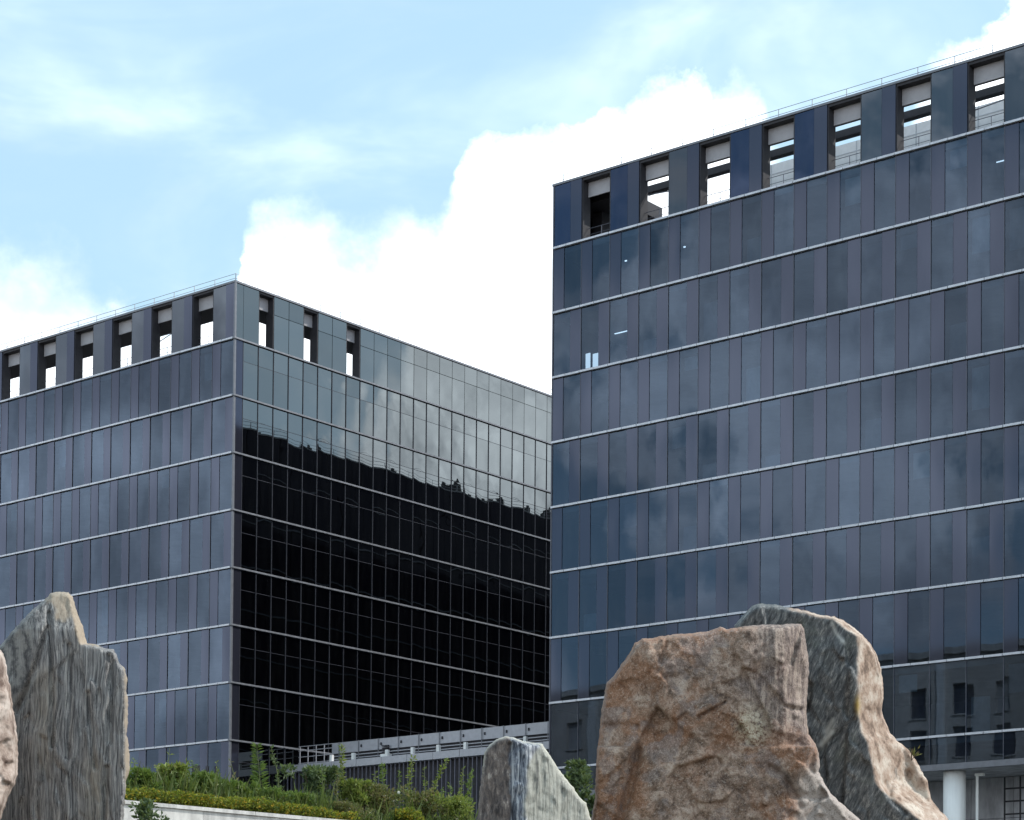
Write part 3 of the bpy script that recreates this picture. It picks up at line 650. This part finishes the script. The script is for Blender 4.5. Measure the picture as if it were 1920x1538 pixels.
def b_grey(g, v, za, zb, zc):
    warp = g.noise(v, 0.9, 3.0, 0.5); w3 = g.n('ShaderNodeCombineXYZ', {0: g.m('MULTIPLY', g.m('SUBTRACT', warp, 0.5), 0.25), 1: 0.0, 2: 0.0}).outputs[0]
    vv = g.n('ShaderNodeVectorMath', {0: v, 1: w3}, operation='ADD').outputs[0]
    st = g.noise(g.scalev(vv, (26, 12, 0.9)), 2.0, 8.0, 0.72, 0.5); st2 = g.noise(g.scalev(vv, (75, 30, 1.6)), 2.0, 6.0, 0.68, 0.6); fine = g.noise(v, 34, 5.0, 0.7)
    c = g.ramp(st, [(0.36, (0.042, 0.042, 0.044)), (0.44, (0.125, 0.122, 0.121)), (0.52, (0.215, 0.208, 0.202)), (0.59, (0.33, 0.315, 0.295)), (0.67, (0.48, 0.46, 0.42))])
    c = g.mix(g.m('MULTIPLY', g.mr(st2, 0.54, 0.64), 0.7), c, (0.44, 0.43, 0.405)); c = g.mix(g.m('MULTIPLY', g.mr(st2, 0.46, 0.37), 0.85), c, (0.028, 0.027, 0.028))
    c = g.mix(za, c, g.mix(fine, (0.14, 0.10, 0.065), (0.60, 0.49, 0.36)))
    sw = g.n('ShaderNodeTexWave', {'Vector': g.n('ShaderNodeVectorMath', {0: v, 1: (0.42, 0, -3.35)}, operation='ADD').outputs[0], 'Scale': 2.6, 'Distortion': 9.0, 'Detail': 6.0, 'Detail Scale': 2.2, 'Detail Roughness': 0.7}, wave_type='RINGS', rings_direction='Y').outputs[1]
    c = g.mix(g.m('MULTIPLY', zb, g.mr(fine, 0.3, 0.6, 0.35, 0.8)), c, g.mix(sw, (0.045, 0.045, 0.048), (0.26, 0.25, 0.23)))
    c = g.mix(g.m('MULTIPLY', zc, g.mr(st, 0.3, 0.6, 0, 0.6)), c, (0.29, 0.25, 0.19))
    return c, g.m('ADD', g.m('MULTIPLY', st, 0.9), g.m('ADD', g.m('MULTIPLY', st2, 0.6), g.m('MULTIPLY', fine, 0.3)))
def b_vein(g, v, za, zb, zc):
    st = g.noise(g.scalev(v, (24, 12, 1.6)), 1.9, 7.0, 0.70, 0.9); fine = g.noise(v, 40, 5.0, 0.7)
    dark = g.ramp(g.noise(g.scalev(v, (2.2, 2, 0.9)), 9, 8.0, 0.75, 0.6), [(0.38, (0.045, 0.038, 0.037)), (0.48, (0.12, 0.10, 0.092)), (0.57, (0.20, 0.16, 0.138)), (0.65, (0.44, 0.39, 0.34))])
    blue = g.ramp(st, [(0.40, (0.045, 0.052, 0.066)), (0.48, (0.12, 0.132, 0.16)), (0.55, (0.27, 0.285, 0.31)), (0.62, (0.46, 0.47, 0.48))])
    cream = g.ramp(st, [(0.36, (0.13, 0.13, 0.118)), (0.46, (0.27, 0.27, 0.235)), (0.60, (0.43, 0.425, 0.37))])
    cream = g.mix(g.m('MULTIPLY', g.mr(fine, 0.50, 0.38), 0.35), cream, (0.20, 0.19, 0.16))
    c = g.mix(za, dark, blue); c = g.mix(zb, c, cream); c = g.mix(g.m('MULTIPLY', zc, 0.7), c, (0.52, 0.51, 0.43))
    return c, g.m('ADD', g.m('MULTIPLY', st, 0.6), g.m('MULTIPLY', fine, 0.5))
def b_pink(g, v, za, zb, zc):
    med = g.noise(v, 6, 6.0, 0.65); fine = g.noise(v, 40, 5.0, 0.7)
    c = g.ramp(med, [(0.37, (0.14, 0.095, 0.075)), (0.46, (0.32, 0.245, 0.20)), (0.55, (0.45, 0.365, 0.31)), (0.65, (0.54, 0.46, 0.40))])
    c = g.mix(g.m('MULTIPLY', g.mr(fine, 0.45, 0.33), 0.6), c, (0.14, 0.10, 0.08))
    return c, g.m('ADD', med, g.m('MULTIPLY', fine, 0.6))
sm = lambda x, a, b: (lambda t: t * t * (3 - 2 * t))(np.clip((x - a) / (b - a), 0, 1))
def nz(P, s, seed): return np.array([noise.fractal(Vector((x * s, y * s, seed)), 1, 2, 4) for x, y in P])

o_brown = [(1085, 1760), (1100, 1600), (1108, 1538), (1115, 1499), (1118, 1430), (1121, 1397), (1125, 1362), (1127, 1336), (1133, 1307), (1137, 1281), (1152, 1266), (1166, 1245), (1184, 1219), (1190, 1206), (1204, 1198), (1225, 1196),
           (1239, 1193), (1268, 1189), (1298, 1188), (1327, 1184), (1350, 1175), (1362, 1180), (1382, 1177), (1400, 1174), (1418, 1172), (1456, 1172), (1485, 1170), (1503, 1170), (1508, 1183), (1512, 1207), (1516, 1237), (1517, 1260), (1515, 1283),
           (1512, 1324), (1513, 1350), (1516, 1377), (1529, 1394), (1535, 1412), (1538, 1435), (1535, 1447), (1547, 1470), (1555, 1485), (1573, 1502), (1593, 1520), (1614, 1538), (1655, 1580), (1700, 1660), (1715, 1760)]
def d_brown(P):
    x, y = P.T; edge_l = np.interp(y, [1200, 1245, 1330, 1400, 1538], [1215, 1212, 1196, 1185, 1160])
    D = 0.62 - 0.30 * np.maximum(0, (edge_l - x) / 75) - 0.22 * np.maximum(0, (x - 1470) / 55) + 0.05 * np.sin(x * .021 + y * .013)
    flare = np.interp(y, [1380, 1440, 1500, 1538, 1760], [1530, 1500, 1490, 1485, 1470])
    D = np.where(y > 1400, np.maximum(D, 0.62 - 0.30 * np.maximum(0, (x - flare) / 90)), D)
    D -= 0.10 * np.maximum(0, (1225 - y) / 40) * 0.6
    return np.maximum(D, 0.08)
def z_brown(P, e):
    x, y = P.T; n1 = nz(P, 0.012, 3.0)
    grainy = sm(x + 40 * n1, 1380, 1450) * sm(1400 - y, -20, 60)
    pale = np.maximum(sm(y - 1400 + (x - 1530) * 0.9 + 25 * n1, 0, 60) * sm(x + 20 * n1, 1470, 1520), 0)
    q = np.exp(-((x - 1410) / 26) ** 2 - ((y - 1362) / 30) ** 2)
    return np.stack([grainy, pale, np.clip(q * 1.5, 0, 1)], 1)
M['rock_brown'] = rock_mat('brown_granite', b_brown, 0.9, 0.014)
rock('boulder', o_brown, 17.6, d_brown, 1.1, M['rock_brown'], z_brown, 'big brown rust-stained boulder with a flat top in front of the dark slate one', seed=3, rough=(0.005, 0.006), rim=6, chips=((12, 0.0003, 0.004, 0.6), (110, 0.0005, 0.0011, 1.0), (1400, 0.0007, 0.0007, 1.2)),
     grooves=[([(1196, 1408), (1188, 1450), (1175, 1500), (1160, 1545), (1150, 1600)], 9, 0.10), ([(1310, 1345), (1330, 1333), (1348, 1325), (1360, 1316)], 2.6, 0.05), ([(1268, 1352), (1282, 1340)], 2.5, 0.03), ([(1250, 1205), (1235, 1245), (1210, 1270)], 4, 0.03),
              ([(1125, 1362), (1160, 1360), (1195, 1362)], 5, 0.04), ([(1470, 1324), (1490, 1330), (1512, 1332)], 4, 0.05), ([(1445, 1440), (1470, 1455), (1500, 1510)], 7, 0.05), ([(1530, 1400), (1520, 1440), (1540, 1470)], 5, 0.05)])

o_slate = [(1400, 1760), (1390, 1500), (1380, 1280), (1377, 1172), (1386, 1162), (1398, 1149), (1410, 1137), (1421, 1132), (1456, 1134), (1482, 1140), (1512, 1145), (1535, 1153), (1564, 1156), (1582, 1164), (1602, 1178), (1617, 1190), (1634, 1210),
           (1644, 1228), (1652, 1254), (1656, 1283), (1656, 1307), (1653, 1333), (1660, 1353), (1669, 1374), (1684, 1391), (1701, 1403), (1716, 1423), (1727, 1444), (1739, 1464), (1746, 1499), (1760, 1517), (1777, 1534), (1800, 1570), (1830, 1660), (1845, 1760)]
RIDGE = ([1130, 1158, 1178, 1193, 1237, 1295, 1339, 1368, 1397, 1435, 1464, 1485, 1505, 1528, 1545, 1760], [1540, 1558, 1582, 1606, 1606, 1609, 1608, 1613, 1627, 1635, 1640, 1655, 1681, 1710, 1735, 1800])
def d_slate(P):
    x, y = P.T; r = np.interp(y, *RIDGE)
    D = 0.60 - 0.10 * (r - x) / 120; fl = 0.60 - 0.42 * (x - r) / 50
    D = np.where(x > r, np.maximum(fl, 0.06), D)
    return D
def z_slate(P, e):
    x, y = P.T; r = np.interp(y, *RIDGE); n1 = nz(P, 0.03, 8.0)
    fl = sm(x - r + 4 * n1, -3, 4)
    top = sm(-e + 8, 0, 6) * (y < 1200) * sm(x, 1470, 1490)
    pale = np.maximum(np.exp(-(line_dist(P, [(1548, 1372), (1556, 1362), (1562, 1350)]) / 4) ** 2) * 0.7 + np.exp(-(line_dist(P, [(1540, 1398), (1550, 1385), (1560, 1372)]) / 5) ** 2), 0)
    pale = np.maximum(pale, 0.8 * np.exp(-(line_dist(P, [(1560, 1168), (1568, 1188), (1584, 1206)]) / 3.0) ** 2))
    lich = np.exp(-((x - 1608) / 5) ** 2 - ((y - 1322) / 16) ** 2)
    return np.stack([np.clip(np.maximum(fl, top), 0, 1), np.clip(pale, 0, 1) * .8, np.clip(lich, 0, 1)], 1)
M['rock_slate'] = rock_mat('dark_slate', b_slate, 0.8, 0.009)
rock('boulder', o_slate, 19.2, d_slate, 1.0, M['rock_slate'], z_slate, 'tall dark slate boulder with a curved peach-coloured edge face on the right', seed=5, rough=(0.005, 0.005), rim=6, chips=((12, 0.0002, 0.004, 0.5), (200, 0.0006, 0.0012, 1.0)), chip_scale=(1.6, 0.6),
     grooves=[([(1532, 1420), (1550, 1398), (1575, 1375), (1600, 1350)], 5, 0.05), ([(1660, 1470), (1672, 1500), (1700, 1525)], 5, 0.07), ([(1560, 1538), (1600, 1460)], 4, 0.03)])

o_grey = [(-70, 1760), (-70, 1400), (-45, 1270), (-20, 1232), (0, 1211), (18, 1190), (39, 1166), (65, 1139), (83, 1125), (95, 1113), (112, 1109), (128, 1111), (136, 1119), (143, 1145), (155, 1175), (161, 1199), (163, 1207), (179, 1208), (194, 1215),
          (213, 1218), (219, 1229), (223, 1242), (235, 1256), (238, 1274), (237, 1294), (240, 1315), (240, 1348), (238, 1378), (243, 1413), (243, 1446), (237, 1464), (234, 1497), (232, 1538), (236, 1620), (240, 1760)]
def d_grey(P):
    x, y = P.T
    D = 0.50 - 0.16 * np.maximum(0, (60 - x) / 60) - 0.45 * np.maximum(0, (x - np.interp(y, [1100, 1207, 1215, 1260, 1760], [126, 150, 213, 232, 235])) / 9)
    D += 0.06 * sm(1400 - np.abs(x - 100) * 2 - y, 0, 200) - 0.16 * np.maximum(0, (1180 - y) / 70)
    return np.maximum(D, 0.05)
def z_grey(P, e):
    x, y = P.T; n1 = nz(P, 0.03, 2.0)
    top = np.maximum(sm(1160 - y + 34 * n1 + (x - 120) * .5, 0, 30) * 0.85, sm(-(np.interp(y, [1100, 1207, 1215, 1260, 1760], [120, 148, 216, 233, 236]) - x) + 3 * n1, -2, 4))  # tan tip; the sunlit right edge strip is painted in with it
    sw = sm(75 - x + 10 * n1, 0, 20) * sm(y, 1150, 1180) * sm(1350 - y, 0, 60)
    ol = np.exp(-((x - 178) / 20) ** 2) * sm(y, 1380, 1450) + 0.8 * np.exp(-((x - 82) / 18) ** 2) * sm(y, 1230, 1280) * sm(1480 - y, 0, 60)
    return np.stack([np.clip(top, 0, 1) * 0.85, sw, np.clip(ol, 0, 1)], 1)
M['rock_grey'] = rock_mat('grey_gneiss', b_grey, 1.0, 0.006)
rock('boulder', o_grey, 18.2, d_grey, 0.9, M['rock_grey'], z_grey, 'tall grey boulder with vertical streaks and a pointed tan tip', seed=8, rough=(0.0, 0.0012), grain=(6.0, 1, 0.35), rim=6, chips=((12, 0.0002, 0.002, 0.8), (300, 0.0004, 0.0004, 1.2)), chip_scale=(1.0, 0.3),
     grooves=[([(92, 1150), (96, 1220), (99, 1300), (97, 1400)], 4, 0.05), ([(30, 1335), (48, 1300), (70, 1240), (88, 1180)], 5, 0.06), ([(205, 1230), (210, 1300), (205, 1390)], 5, 0.04), ([(165, 1300), (172, 1400), (178, 1440)], 4, 0.04), ([(200, 1440), (195, 1538)], 4, 0.05), ([(130, 1210), (134, 1300), (126, 1420)], 4, 0.03)])

o_vein = [(888, 1760), (892, 1600), (895, 1538), (899, 1485), (904, 1441), (908, 1412), (918, 1396), (936, 1384), (950, 1381), (965, 1384), (982, 1390), (1006, 1394), (1017, 1396), (1028, 1412), (1047, 1441), (1064, 1464), (1076, 1477), (1087, 1496), (1099, 1506), (1104, 1522), (1108, 1538), (1118, 1620), (1125, 1760)]
def d_vein(P):
    x, y = P.T; return np.maximum(0.55 - 0.26 * np.maximum(0, (955 - x) / 60) - 0.36 * np.maximum(0, (x - 985) / 110), 0.05)
def z_vein(P, e):
    x, y = P.T; n1 = nz(P, 0.03, 5.0)
    return np.stack([sm(x + 6 * n1, 953, 958), np.maximum(sm(x + 10 * n1 + np.maximum(0, (1440 - y)) * -0.55, 982, 992), 0) * 1.0, sm(4 - e, 0, 3) * sm(y, 1380, 1380.1) * (x > 905)], 1)  # last channel paints a bright highlight along the outline
M['rock_vein'] = rock_mat('veined_marble_rock', b_vein, 0.8, 0.006)
rock('boulder', o_vein, 16.3, d_vein, 0.8, M['rock_vein'], z_vein, 'small pale boulder with blue-grey veins left of the big brown boulder', seed=12, rough=(0.015, 0.010), grain=(2, 1, .6), rim=6, chips=((6, 0.0001, 0.002, 0.6), (260, 0.0005, 0.0005, 1.2)), chip_scale=(1, .5),
     grooves=[([(957, 1395), (955, 1450), (960, 1538)], 4, 0.04)])

o_pink = [(-200, 1760), (-210, 1400), (-160, 1260), (-70, 1212), (-20, 1208), (0, 1218), (7, 1226), (12, 1247), (15, 1271), (21, 1294), (24, 1327), (30, 1354), (33, 1390), (34, 1416), (33, 1452), (28, 1470), (16, 1494), (7, 1521), (1, 1538), (-10, 1580), (-15, 1760)]
def d_pink(P):
    x, y = P.T; return 0.6 - 0.25 * np.maximum(0, (x + 15) / 40)
M['rock_pink'] = rock_mat('pinkish_granite', b_pink, 0.8, 0.012)
rock('boulder', o_pink, 16.6, d_pink, 0.9, M['rock_pink'], lambda P, e: np.zeros((len(P), 3)), 'pinkish beige boulder cut by the left picture edge', seed=15, rough=(0.02, 0.02), rim=12, chips=((16, 0.0006, 0.012, 0.3), (160, 0.001, 0.003, 0.8)))

# ------------------------------------------------------------------ retaining wall
rw = empty('retaining_wall', (W0.x, W0.y, 2.0), math.atan2(WD.y, WD.x))
tag(rw, 'low white retaining wall below the clipped yellow-green hedge', 'wall')
for k in range(-8, 16):
    link('wall_block', box_mesh('wall_block', (0.004, -0.26, -0.6), (1.196, 0.0, WTOP - 2.0 - 0.075), M['stonewall']), None, rw, (k * 1.2, 0, 0))
    link('coping_stone', box_mesh('coping_stone', (0.005, -0.30, WTOP - 2.0 - 0.07), (2.395, 0.06, WTOP - 2.0), M['stonewall']), None, rw, (k * 2.4 + 9.6, 0, 0)) if k < 4 else None

# ------------------------------------------------------------------ plants
def leaf_mat(name, cols, trans=0.35):
    m, g, out = new_mat(name); rnd = g.n('ShaderNodeNewGeometry').outputs['Random Per Island']
    c = g.ramp(rnd, [(i / max(1, len(cols) - 1), x) for i, x in enumerate(cols)])
    p = g.n('ShaderNodeBsdfPrincipled', {'Base Color': c, 'Roughness': 0.5, 'Specular IOR Level': 0.35})
    t = g.n('ShaderNodeBsdfTranslucent', {0: g.mix(0.4, c, (0.25, 0.30, 0.03))})
    mx = g.n('ShaderNodeMixShader', {0: trans, 1: p.outputs[0], 2: t.outputs[0]}); g.nt.links.new(mx.outputs[0], out.inputs[0]); return m
L_ = {
    'hedge': leaf_mat('hedge_leaves', [(0.05, 0.09, 0.015), (0.12, 0.17, 0.02), (0.25, 0.28, 0.03), (0.06, 0.10, 0.02), (0.36, 0.34, 0.03), (0.14, 0.20, 0.03), (0.50, 0.33, 0.03), (0.05, 0.08, 0.02)]),
    'green': leaf_mat('green_leaves', [(0.06, 0.11, 0.025), (0.12, 0.19, 0.04), (0.18, 0.26, 0.06), (0.08, 0.14, 0.04)]),
    'lime': leaf_mat('lime_leaves', [(0.16, 0.22, 0.04), (0.26, 0.32, 0.07), (0.12, 0.17, 0.04), (0.30, 0.30, 0.10)]),
    'deep': leaf_mat('deep_green_leaves', [(0.03, 0.055, 0.025), (0.06, 0.10, 0.045), (0.10, 0.15, 0.07), (0.16, 0.21, 0.12)]),
    'olive': leaf_mat('olive_leaves', [(0.09, 0.11, 0.04), (0.15, 0.16, 0.055), (0.20, 0.15, 0.075), (0.09, 0.13, 0.05), (0.25, 0.19, 0.09)]),
    'petal': leaf_mat('white_petals', [(0.8, 0.8, 0.74), (0.72, 0.72, 0.62)], 0.2)}
M['stem'] = pbr('green_stem', (0.13, 0.15, 0.05), 0.7); M['bark'] = pbr('brown_bark', (0.10, 0.075, 0.05), 0.9, 0, .2, .3, 9)
class Leaves:
    def __init__(s): s.v = []; s.f = []
    def add(s, p, d, L, W, rs, fold=0.25):
        d = d.normalized(); a = d.cross(Vector((rs.uniform(-1, 1), rs.uniform(-1, 1), rs.uniform(-.3, 1)))).normalized(); n = a.cross(d)
        k = len(s.v); m = p + d * L * 0.45
        s.v += [tuple(p), tuple(m + a * W * .5 + n * W * fold), tuple(p + d * L - n * L * .12), tuple(m - a * W * .5 + n * W * fold)]
        s.f += [(k, k + 1, k + 2), (k, k + 2, k + 3)]
    def build(s, name, mat, parent): 
        me = bpy.data.meshes.new(name); me.from_pydata(s.v, [], s.f); return link(name, me, mat, parent)
def wall_y(px):
    d = ray(px, 1520); t = (W0.dot(WN)) / Vector((d.x, d.y, 0)).dot(WN); return d.y * t
def spot(px, off):
    Yd = wall_y(px) + off; p = at(px, 1500, Yd); return Vector((p.x, Yd, ground(p.x, Yd)))
def bush(px, top, hw, off, mat, label, n=1500, ls=(0.05, 0.11), name='shrub', flowers=0, base=None, Yd=None, seed=1, group='shrubs in the planted bed', shape=0.75):
    rs = random.Random(seed); p0 = spot(px, off) if Yd is None else Vector((at(px, 1500, Yd).x, Yd, ground(at(px, 1500, Yd).x, Yd)))
    m = p0.y / F; ztop = at(px, top, p0.y).z; rx = hw * m; hgt = ztop - p0.z
    root = empty(name, p0); tag(root, label, 'shrub', group); lv = Leaves(); st = MB()
    nb = 9
    tips = []
    for k in range(nb):
        a = rs.uniform(0, 6.28); rad = rx * rs.uniform(.15, .8); t = Vector((math.cos(a) * rad, math.sin(a) * rad * .8, hgt * rs.uniform(.55, .95))); tips.append(t)
        st.tube([(0, 0, -.05), tuple(t * .5 + Vector((0, 0, hgt * .08))), tuple(t)], [0.018, 0.012, 0.004], 5)
    st.build('stem', M['bark'], root)
    clump = [(Vector((rs.gauss(0, .42) * rx, rs.gauss(0, .35) * rx, hgt * (1 - abs(rs.gauss(0, .30))))), rs.uniform(.18, .36)) for _ in range(22)]
    for i in range(n):
        c, cr2 = clump[rs.randrange(len(clump))]
        q = Vector((rs.gauss(0, 1), rs.gauss(0, 1), rs.gauss(0, 1))).normalized() * (rs.random() ** 0.4)
        p = c + Vector((q.x * cr2 * rx, q.y * cr2 * rx, q.z * cr2 * min(hgt, rx * 1.4) * shape))
        if p.z < 0: p.z = rs.uniform(0, hgt * .4)
        if p.z > hgt: p.z = hgt * rs.uniform(.85, 1)
        lv.add(p, (q + Vector((rs.uniform(-.6, .6), rs.uniform(-.6, .6), rs.uniform(0, 1.1)))), rs.uniform(*ls), rs.uniform(*ls) * .55, rs)
    lv.build('foliage', L_[mat], root)
    if flowers:
        fl = Leaves()
        for i in range(flowers):
            c, cr2 = clump[rs.randrange(len(clump))]; p = c + Vector((rs.uniform(-.3, .3) * rx, -cr2 * rx, rs.uniform(0, .3) * cr2)); p.z = min(max(p.z, .1), hgt)
            for k in range(7): fl.add(p, Vector((math.cos(k * .9), -0.3, math.sin(k * .9))), 0.04, 0.035, rs)
        fl.build('blossoms', L_['petal'], root)
    return root
def stalk(px, top, pxb, off, mat, label, n=130, ls=(0.06, 0.15), feather=False, seed=1, name='tall_weed', droop=0.0):
    rs = random.Random(seed); p0 = spot(pxb, off); p1 = at(px, top, p0.y) - p0
    root = empty(name, p0); tag(root, label, 'plant', 'tall weeds above the shrubs'); pts = []
    for k in range(9):
        t = k / 8; q = Vector((p1.x * t ** 1.5, math.sin(t * 3) * .05, p1.z * t)); 
        if droop and t > .75: q.x += droop * (t - .75) * 2; q.z -= abs(droop) * (t - .75)
        pts.append(q)
    MB().tube(pts, [0.016 * (1 - k / 10) for k in range(9)], 6).build('stem', M['stem'], root)
    lv = Leaves()
    for i in range(int(n * 1.3)):
        t = rs.uniform(.2, 1.0); k = min(7, int(t * 8)); p = pts[k].lerp(pts[k + 1], t * 8 - k)
        if feather: d = Vector((rs.choice((-1, -1, -1, 1)), rs.uniform(-.4, .4), rs.uniform(.25, .6))); L = rs.uniform(*ls) * (1.5 - t)
        else: d = Vector((rs.uniform(-1, 1), rs.uniform(-1, 1), rs.uniform(-.2, 1.1))); L = rs.uniform(*ls) * (1.25 - .5 * t)
        lv.add(p + d * .01, d, L, L * (.22 if feather else .34), rs)
    lv.build('foliage', L_[mat], root); return root
# clipped hedge along the wall
hd = empty('hedge', W0 + WN * 0.55 + Vector((0, 0, 5.25))); rs = random.Random(4); lv = Leaves(); tw = MB()
for i in range(15000):
    t = rs.uniform(-1.5, 5.4); s = rs.uniform(-.45, .5); top = 0.46 + 0.11 * noise.noise(Vector((t * 2.2, s * 2, 3))) + 0.03 * noise.noise(Vector((t * 7, s * 5, 1))) - 0.02 * max(0, t - 3)
    z = top * (1 - abs(rs.gauss(0, .22))); 
    if z < 0.05: z = rs.uniform(.05, top)
    lv.add(WD * t + WN * s + Vector((0, 0, z)), Vector((rs.uniform(-1, 1), rs.uniform(-1, .6), rs.uniform(-.1, 1.2))), rs.uniform(.035, .08), rs.uniform(.025, .05), rs)
for k in range(40):
    t = -1.4 + k * .17; tw.tube([WD * t, WD * (t + rs.uniform(-.1, .1)) + WN * rs.uniform(-.2, .2) + Vector((0, 0, .38))], [.012, .004], 5)
tw.build('stem', M['bark'], hd); lv.build('foliage', L_['hedge'], hd)
tag(hd, 'low clipped yellow-green hedge along the top of the white wall', 'hedge')
K = [(268, 1446, 34, 1.3, 'green', 'leafy green shrub tight against the tall grey boulder', {}), (322, 1440, 36, 1.7, 'lime', 'feathery light green shrub behind the hedge, second from the grey boulder', {'ls': (0.06, 0.17)}),
     (385, 1455, 34, 1.6, 'green', 'green shrub behind the hedge left of the tower corner', {'ls': (0.05, 0.15)}), (445, 1470, 36, 1.5, 'green', 'low green shrub below the tower corner', {'ls': (0.05, 0.13)}),
     (505, 1482, 38, 1.5, 'green', 'low leafy shrub in front of the feathery tall weed', {}), (556, 1488, 34, 1.4, 'green', 'low green shrub behind the right end of the hedge', {}), (598, 1440, 46, 2.6, 'deep', 'rounded dark green bush in front of the link building', {'n': 2600, 'ls': (0.05, 0.12)}),
     (668, 1466, 34, 2.0, 'lime', 'yellow-green shrub right of the rounded dark bush', {}), (716, 1474, 64, 1.8, 'olive', 'olive brown bush dotted with white flowers', {'n': 3000, 'flowers': 14, 'ls': (0.04, 0.09)}), (790, 1488, 48, 1.8, 'olive', 'straggly olive bush between the flowering bush and the leaning weed', {'n': 1400}),
     (650, 1508, 46, 1.0, 'olive', 'low brownish shrub at the right end of the hedge', {'n': 1600, 'ls': (0.04, 0.08)}), (856, 1496, 46, 1.2, 'lime', 'low lime green shrub left of the small veined boulder', {'n': 1500}), (770, 1522, 40, 0.8, 'hedge', 'yellowish low shrub at the bottom under the olive bush', {'n': 1300})]
for i, (px, tp, hw, off, mt, lb, kw) in enumerate(K): bush(px, tp, hw, off, mt, lb, seed=20 + i, **kw)
S = [(481, 1396, 492, 1.9, 'green', 'feathery tall weed with leaves bent to the left', dict(feather=True, n=170, ls=(0.10, 0.26))), (513, 1398, 528, 2.2, 'deep', 'tall weed with a drooping tip at the end of the link building', dict(droop=-0.12, n=90)), (641, 1398, 642, 2.4, 'lime', 'tall leafy weed rising in front of the white light boxes', dict(n=150)),
     (717, 1434, 722, 2.4, 'green', 'dense short weed left of the forked one', dict(n=150)), (775, 1420, 756, 2.2, 'lime', 'slender tall weed with a leafy head in front of the fins', dict(n=110)), (838, 1424, 786, 2.0, 'lime', 'tall weed leaning to the right in front of the fins', dict(n=130)),
     (884, 1447, 868, 1.6, 'green', 'tall weed next to the small veined boulder', dict(n=110)), (432, 1427, 452, 1.6, 'olive', 'thin bare weed stalk at the tower corner', dict(n=14)), (318, 1402, 308, 1.8, 'lime', 'thin pale grass stalk above the shrubs near the grey boulder', dict(n=12))]
for i, (px, tp, pb, off, mt, lb, kw) in enumerate(S): stalk(px, tp, pb, off, mt, lb, seed=50 + i, **kw)
rs = random.Random(99); NTH = ('first', 'second', 'third', 'fourth', 'fifth', 'sixth', 'seventh', 'eighth', 'ninth', 'tenth', 'eleventh', 'twelfth')
for i, px in enumerate((606, 626, 690, 700, 738, 752, 800, 812, 826, 852, 862, 876)):
    o = stalk(px + rs.uniform(-14, 16), rs.uniform(1438, 1478), px, rs.uniform(1.2, 2.4), rs.choice(('green', 'lime', 'olive')), NTH[11 - i] + ' thin wispy weed before the dark fins, counted from the small veined boulder', n=rs.randrange(40, 90), ls=(0.05, 0.12), seed=120 + i); o['group'] = 'wispy weeds before the fins'
for i, px in enumerate((256, 276, 300, 336, 352, 372, 398, 414)):
    o = stalk(px + rs.uniform(-14, 16), rs.uniform(1425, 1450), px, rs.uniform(1.2, 2.2), rs.choice(('green', 'lime', 'lime')), NTH[i] + ' thin wispy weed above the shrubs, counted from the tall grey boulder', n=rs.randrange(35, 70), ls=(0.06, 0.14), seed=140 + i); o['group'] = 'wispy weeds by the grey boulder'
bush(272, 1502, 34, 0, 'deep', 'dark leafy shrub in front of the white wall', n=900, ls=(0.06, 0.12), Yd=36.5, seed=80)
bush(1086, 1430, 44, 0, 'deep', 'dense green bush between the veined boulder and the brown boulder', n=3200, ls=(0.07, 0.13), Yd=46.0, seed=81)
# loose undergrowth between the shrubs: grass blades and small leaves nobody could count
ug = Leaves(); rs = random.Random(77); o0 = spot(560, 1.5)
for i in range(15000):
    px = rs.uniform(236, 900); off = rs.uniform(0.9, 3.6); p = spot(px, off)
    hg = (0.52 + 0.36 * (0.5 + 0.5 * noise.noise(Vector((px * 0.02, off * 1.5, 2)))) + 0.16 * max(0, 1 - abs(px - 330) / 110)) * (1 if px < 620 else 0.75)
    if rs.random() < 0.05: ug.add(p + Vector((0, 0, hg * .6)) - o0, Vector((rs.uniform(-.45, .45), rs.uniform(-.4, .4), 1)), rs.uniform(.3, .75), rs.uniform(.008, .014), rs)
    elif rs.random() < 0.62: ug.add(p + Vector((0, 0, rs.uniform(0.1, hg * .5))) - o0, Vector((rs.uniform(-.5, .5), rs.uniform(-.4, .4), 1)), rs.uniform(.22, .55) * hg * 1.5, rs.uniform(.012, .022), rs)
    else: ug.add(p + Vector((0, 0, rs.uniform(0.05, hg))) - o0, Vector((rs.uniform(-1, 1), rs.uniform(-1, 1), rs.uniform(0, 1.2))), rs.uniform(.06, .14), rs.uniform(.035, .06), rs)
uo = ug.build('undergrowth', leaf_mat('undergrowth_leaves', [(0.07, 0.12, 0.03), (0.14, 0.20, 0.045), (0.20, 0.25, 0.07), (0.12, 0.13, 0.05), (0.08, 0.14, 0.03)]), None); uo.location = o0
tag(uo, 'green grass and low leaves filling the bed between the shrubs', 'undergrowth', kind='stuff')
# tuft on the slate boulder's shoulder
tp = at(1712, 1420, 19.0); tu = empty('dry_tuft', tp); rs = random.Random(3); lv = Leaves(); ts = MB()
for i in range(34):
    d = Vector((rs.uniform(-.5, 1), rs.uniform(-.6, .4), rs.uniform(.2, 1.1))); lv.add(d * rs.uniform(0.01, .07), d, rs.uniform(.02, .05), rs.uniform(.008, .016), rs)
for i in range(6):
    d = Vector((rs.uniform(-.3, 1), rs.uniform(-.4, .4), rs.uniform(.4, 1))).normalized() * .08; ts.tube([(-.015, 0, -.03), tuple(d)], [.003, .0015], 4)
lv.build('foliage', L_['olive'], tu); ts.build('stem', M['bark'], tu); tag(tu, 'tiny dry plant growing on the right shoulder of the slate boulder', 'plant')
